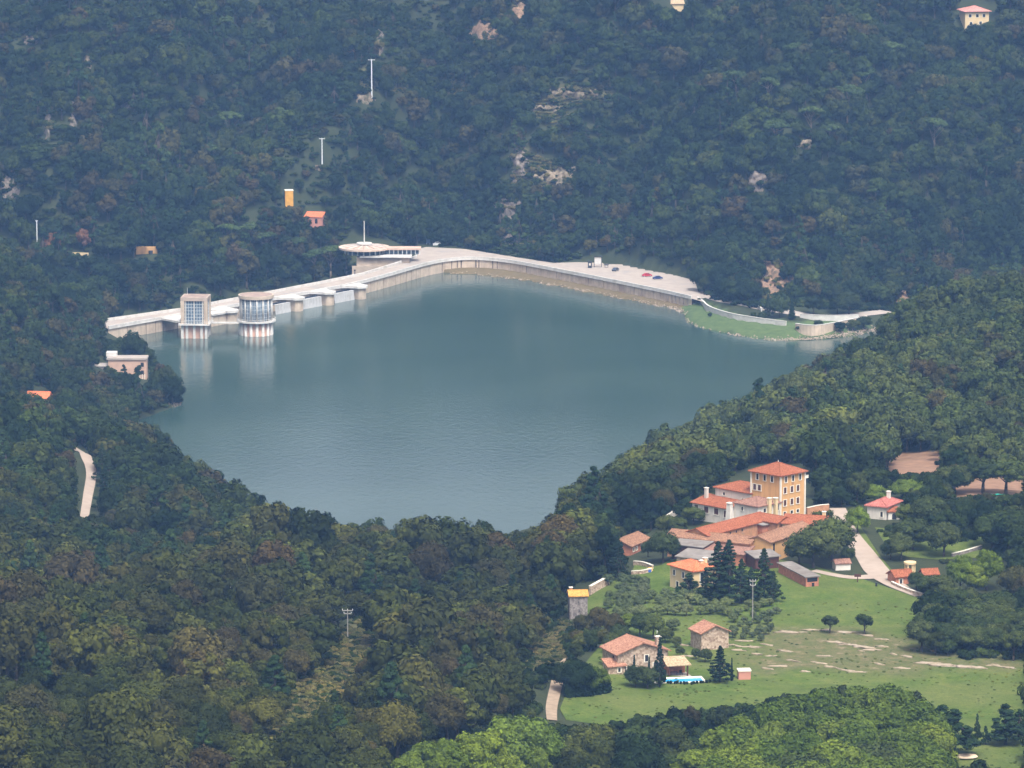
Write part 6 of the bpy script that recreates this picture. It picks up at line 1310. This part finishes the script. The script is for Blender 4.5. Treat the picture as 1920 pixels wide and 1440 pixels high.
X = np.array([[a[1], a[2], a[3], a[4]] for a in allz]); U, Vv = proj((X[:, 0], X[:, 1], X[:, 2]+5*X[:, 3]))
free = visible_order(*X.T); inframe = (U > -15) & (U < 1935) & (Vv > -10) & (Vv < 1452)
order = np.argsort(X[:, 1]); used = {'oak': 0, 'brown': 0, 'pine': 0, 'shrub': 0, 'bright': 0}; indiv = set()
for i in order:
    kk = allz[i][5]; kd = 'oak' if kk < 5 else 'brown' if kk < 7 else 'pine' if kk < 9 else 'shrub' if kk == 9 else 'bright'
    allz[i].append(kd)
    if free[i] and inframe[i] and used[kd] < (175 if kd == 'oak' else 290) and X[i, 1] < 1420: used[kd] += 1; indiv.add(i)
PLACE = {'near': 'on the near hill left of the meadow', 'right': 'on the wooded hill behind the village', 'leftfar': 'on the slope left of the dam', 'leftmid': 'on the slope above the left lake shore', 'village': 'beside the meadow and houses'}
LOOK = {'oak': 'dark rounded evergreen oak', 'brown': 'brownish oak turning colour', 'pine': 'tall pointed green pine', 'shrub': 'low dark green shrub', 'bright': 'big bright green plane tree'}
def where(zn, u, v):
    if zn == 'near':
        col = 'far left' if u < 260 else 'left of the power poles' if u < 600 else 'near the power poles' if u < 760 else 'beside the track'
        return 'on the near hill ' + col + (', crest' if v < 1090 else ', mid-slope' if v < 1270 else ', foot')
    if zn == 'right': return 'on the right hill ' + ('by the water' if u < 1180 else 'behind the tower house' if u < 1560 else 'above the white house') + (', low rows' if v > 850 else ', high rows')
    if zn == 'leftmid': return 'on the left shore slope ' + ('by the pale track' if u < 250 else 'above the water')
    if zn == 'village':
        return 'in the wood ' + ('below the meadow' if v > 1260 else 'between meadow and right edge' if v > 1080 else 'around the white house' if u > 1560 else 'beside the farm buildings')
    return 'on the slope left of the dam'
rest = {}
for i, (zn, x, y, z, s, kk, kd) in enumerate(allz):
    if i in indiv:
        wh = where(zn, U[i], Vv[i]); var = (kk if kk < 5 else kk-5 if kk < 7 else kk-7 if kk < 9 else 0)
        if kd == 'bright': var = i % 3; s *= 1.9; 
        big = 'large ' if s > 1.2 else 'small ' if s < .85 else ''
        tree(kd, (x, y, z), s, f'{big}{LOOK[kd]} {wh}', f'{big}{kd} trees {wh}', var, 0, s*rnd.uniform(.85, 1.25), leafmat={'right': 'oakg', 'near': 'oakn'}.get(zn) if kd == 'oak' else None, cat='shrub' if kd == 'shrub' else 'tree')
    elif kd != 'bright': rest.setdefault(zn, []).append((x, y, z, s, rnd.uniform(.8, 1.25), kk))
for zn, y0, y1, st, u0, u1 in zones:
    q_ = np.array([a[1:5] for a in allz if a[0] == zn]); x, y, z, s = undergrowth(q_[:, 0], q_[:, 1], q_[:, 3], y0, y1, 3.0, u0, u1)
    rest.setdefault(zn, []).extend(rows(x, y, z, s, np.full(len(x), 9)))
for zn, r in rest.items():
    scatter_object({'right': 'right_hill_forest', 'leftfar': 'left_abutment_forest', 'leftmid': 'left_shore_forest', 'near': 'near_hill_forest', 'village': 'village_woods'}[zn], r, (K_right if zn == 'right' else K_near if zn == 'near' else K_far), f'dense dark wood {PLACE[zn]}')
# ---- scrub on the open patches of the far slope and under the power line
sx = []
for u_, v_, a_, b_, k_ in ROCKS:
    for _ in range(int(2+a_*b_/420)):
        p_ = ground(u_+rng.normal()*a_*.32, v_+rng.normal()*b_*.32, 1700 if u_ < 300 and v_ > 460 else 1960); sx.append((p_[0], p_[1]-1.2, p_[2]+.4, rng.uniform(.5, 1.2), rng.uniform(.8, 1.5), int(rng.integers(1, 3))))
for _ in range(260):
    p_ = ground(rng.uniform(200, 275), rng.uniform(642, 700), 1700); sx.append((p_[0], p_[1], p_[2]-.1, rng.uniform(.6, 1.3), 1.0, 2))
for poly, lo, st in [(DRY[0], 900, .9), (DRY[1], 900, 2.4), (DRY[2], 1960, 3.2), (DRY[3], 1960, 3.0), (DRY[4], 1960, 3.0)]:
    pu = np.array(poly); seen_ = 0
    for _ in range(int(2600/st)):
        u_, v_ = rng.uniform(pu[:, 0].min(), pu[:, 0].max()), rng.uniform(pu[:, 1].min(), pu[:, 1].max())
        if not inpoly(np.array([u_]), np.array([v_]), poly)[0]: continue
        p_ = ground(u_, v_, lo); sx.append((p_[0], p_[1], p_[2]-.1, rng.uniform(.25, .7), rng.uniform(.6, 1.1), int(rng.integers(0, 3))))
LEAF['scrub'] = mat_foliage('dry_scrub', [(.11, .10, .04), (.08, .085, .032), (.14, .115, .055), (.065, .08, .028)])
scatter_object('dry_scrub', sx, [('shrub', 0, 1, 'scrub'), ('shrub', 1, 1, 'scrub'), ('shrub', 2, 1, None)], 'low dry scrub on the open patches of hillside')
print('TREES individual', used, 'mass', {k: len(v) for k, v in rest.items()})
# ------------------------------------------------------------------ the air between the viewer and the far hill
m = bpy.data.materials.new('haze_air'); m.use_nodes = True; t = m.node_tree; t.nodes.remove(t.nodes['Principled BSDF'])
pv = N(t, 'ShaderNodeVolumePrincipled'); pv.inputs['Color'].default_value = (0.28, 0.52, 1.0, 1); pv.inputs['Density'].default_value = HAZE; pv.inputs['Anisotropy'].default_value = 0.0
t.links.new(pv.outputs[0], t.nodes['Material Output'].inputs['Volume'])
mb = MB(); mb.box(-6500, 6500, -4500, 12500, -40, 330)
o = mb.build('haze', m, kind='stuff')
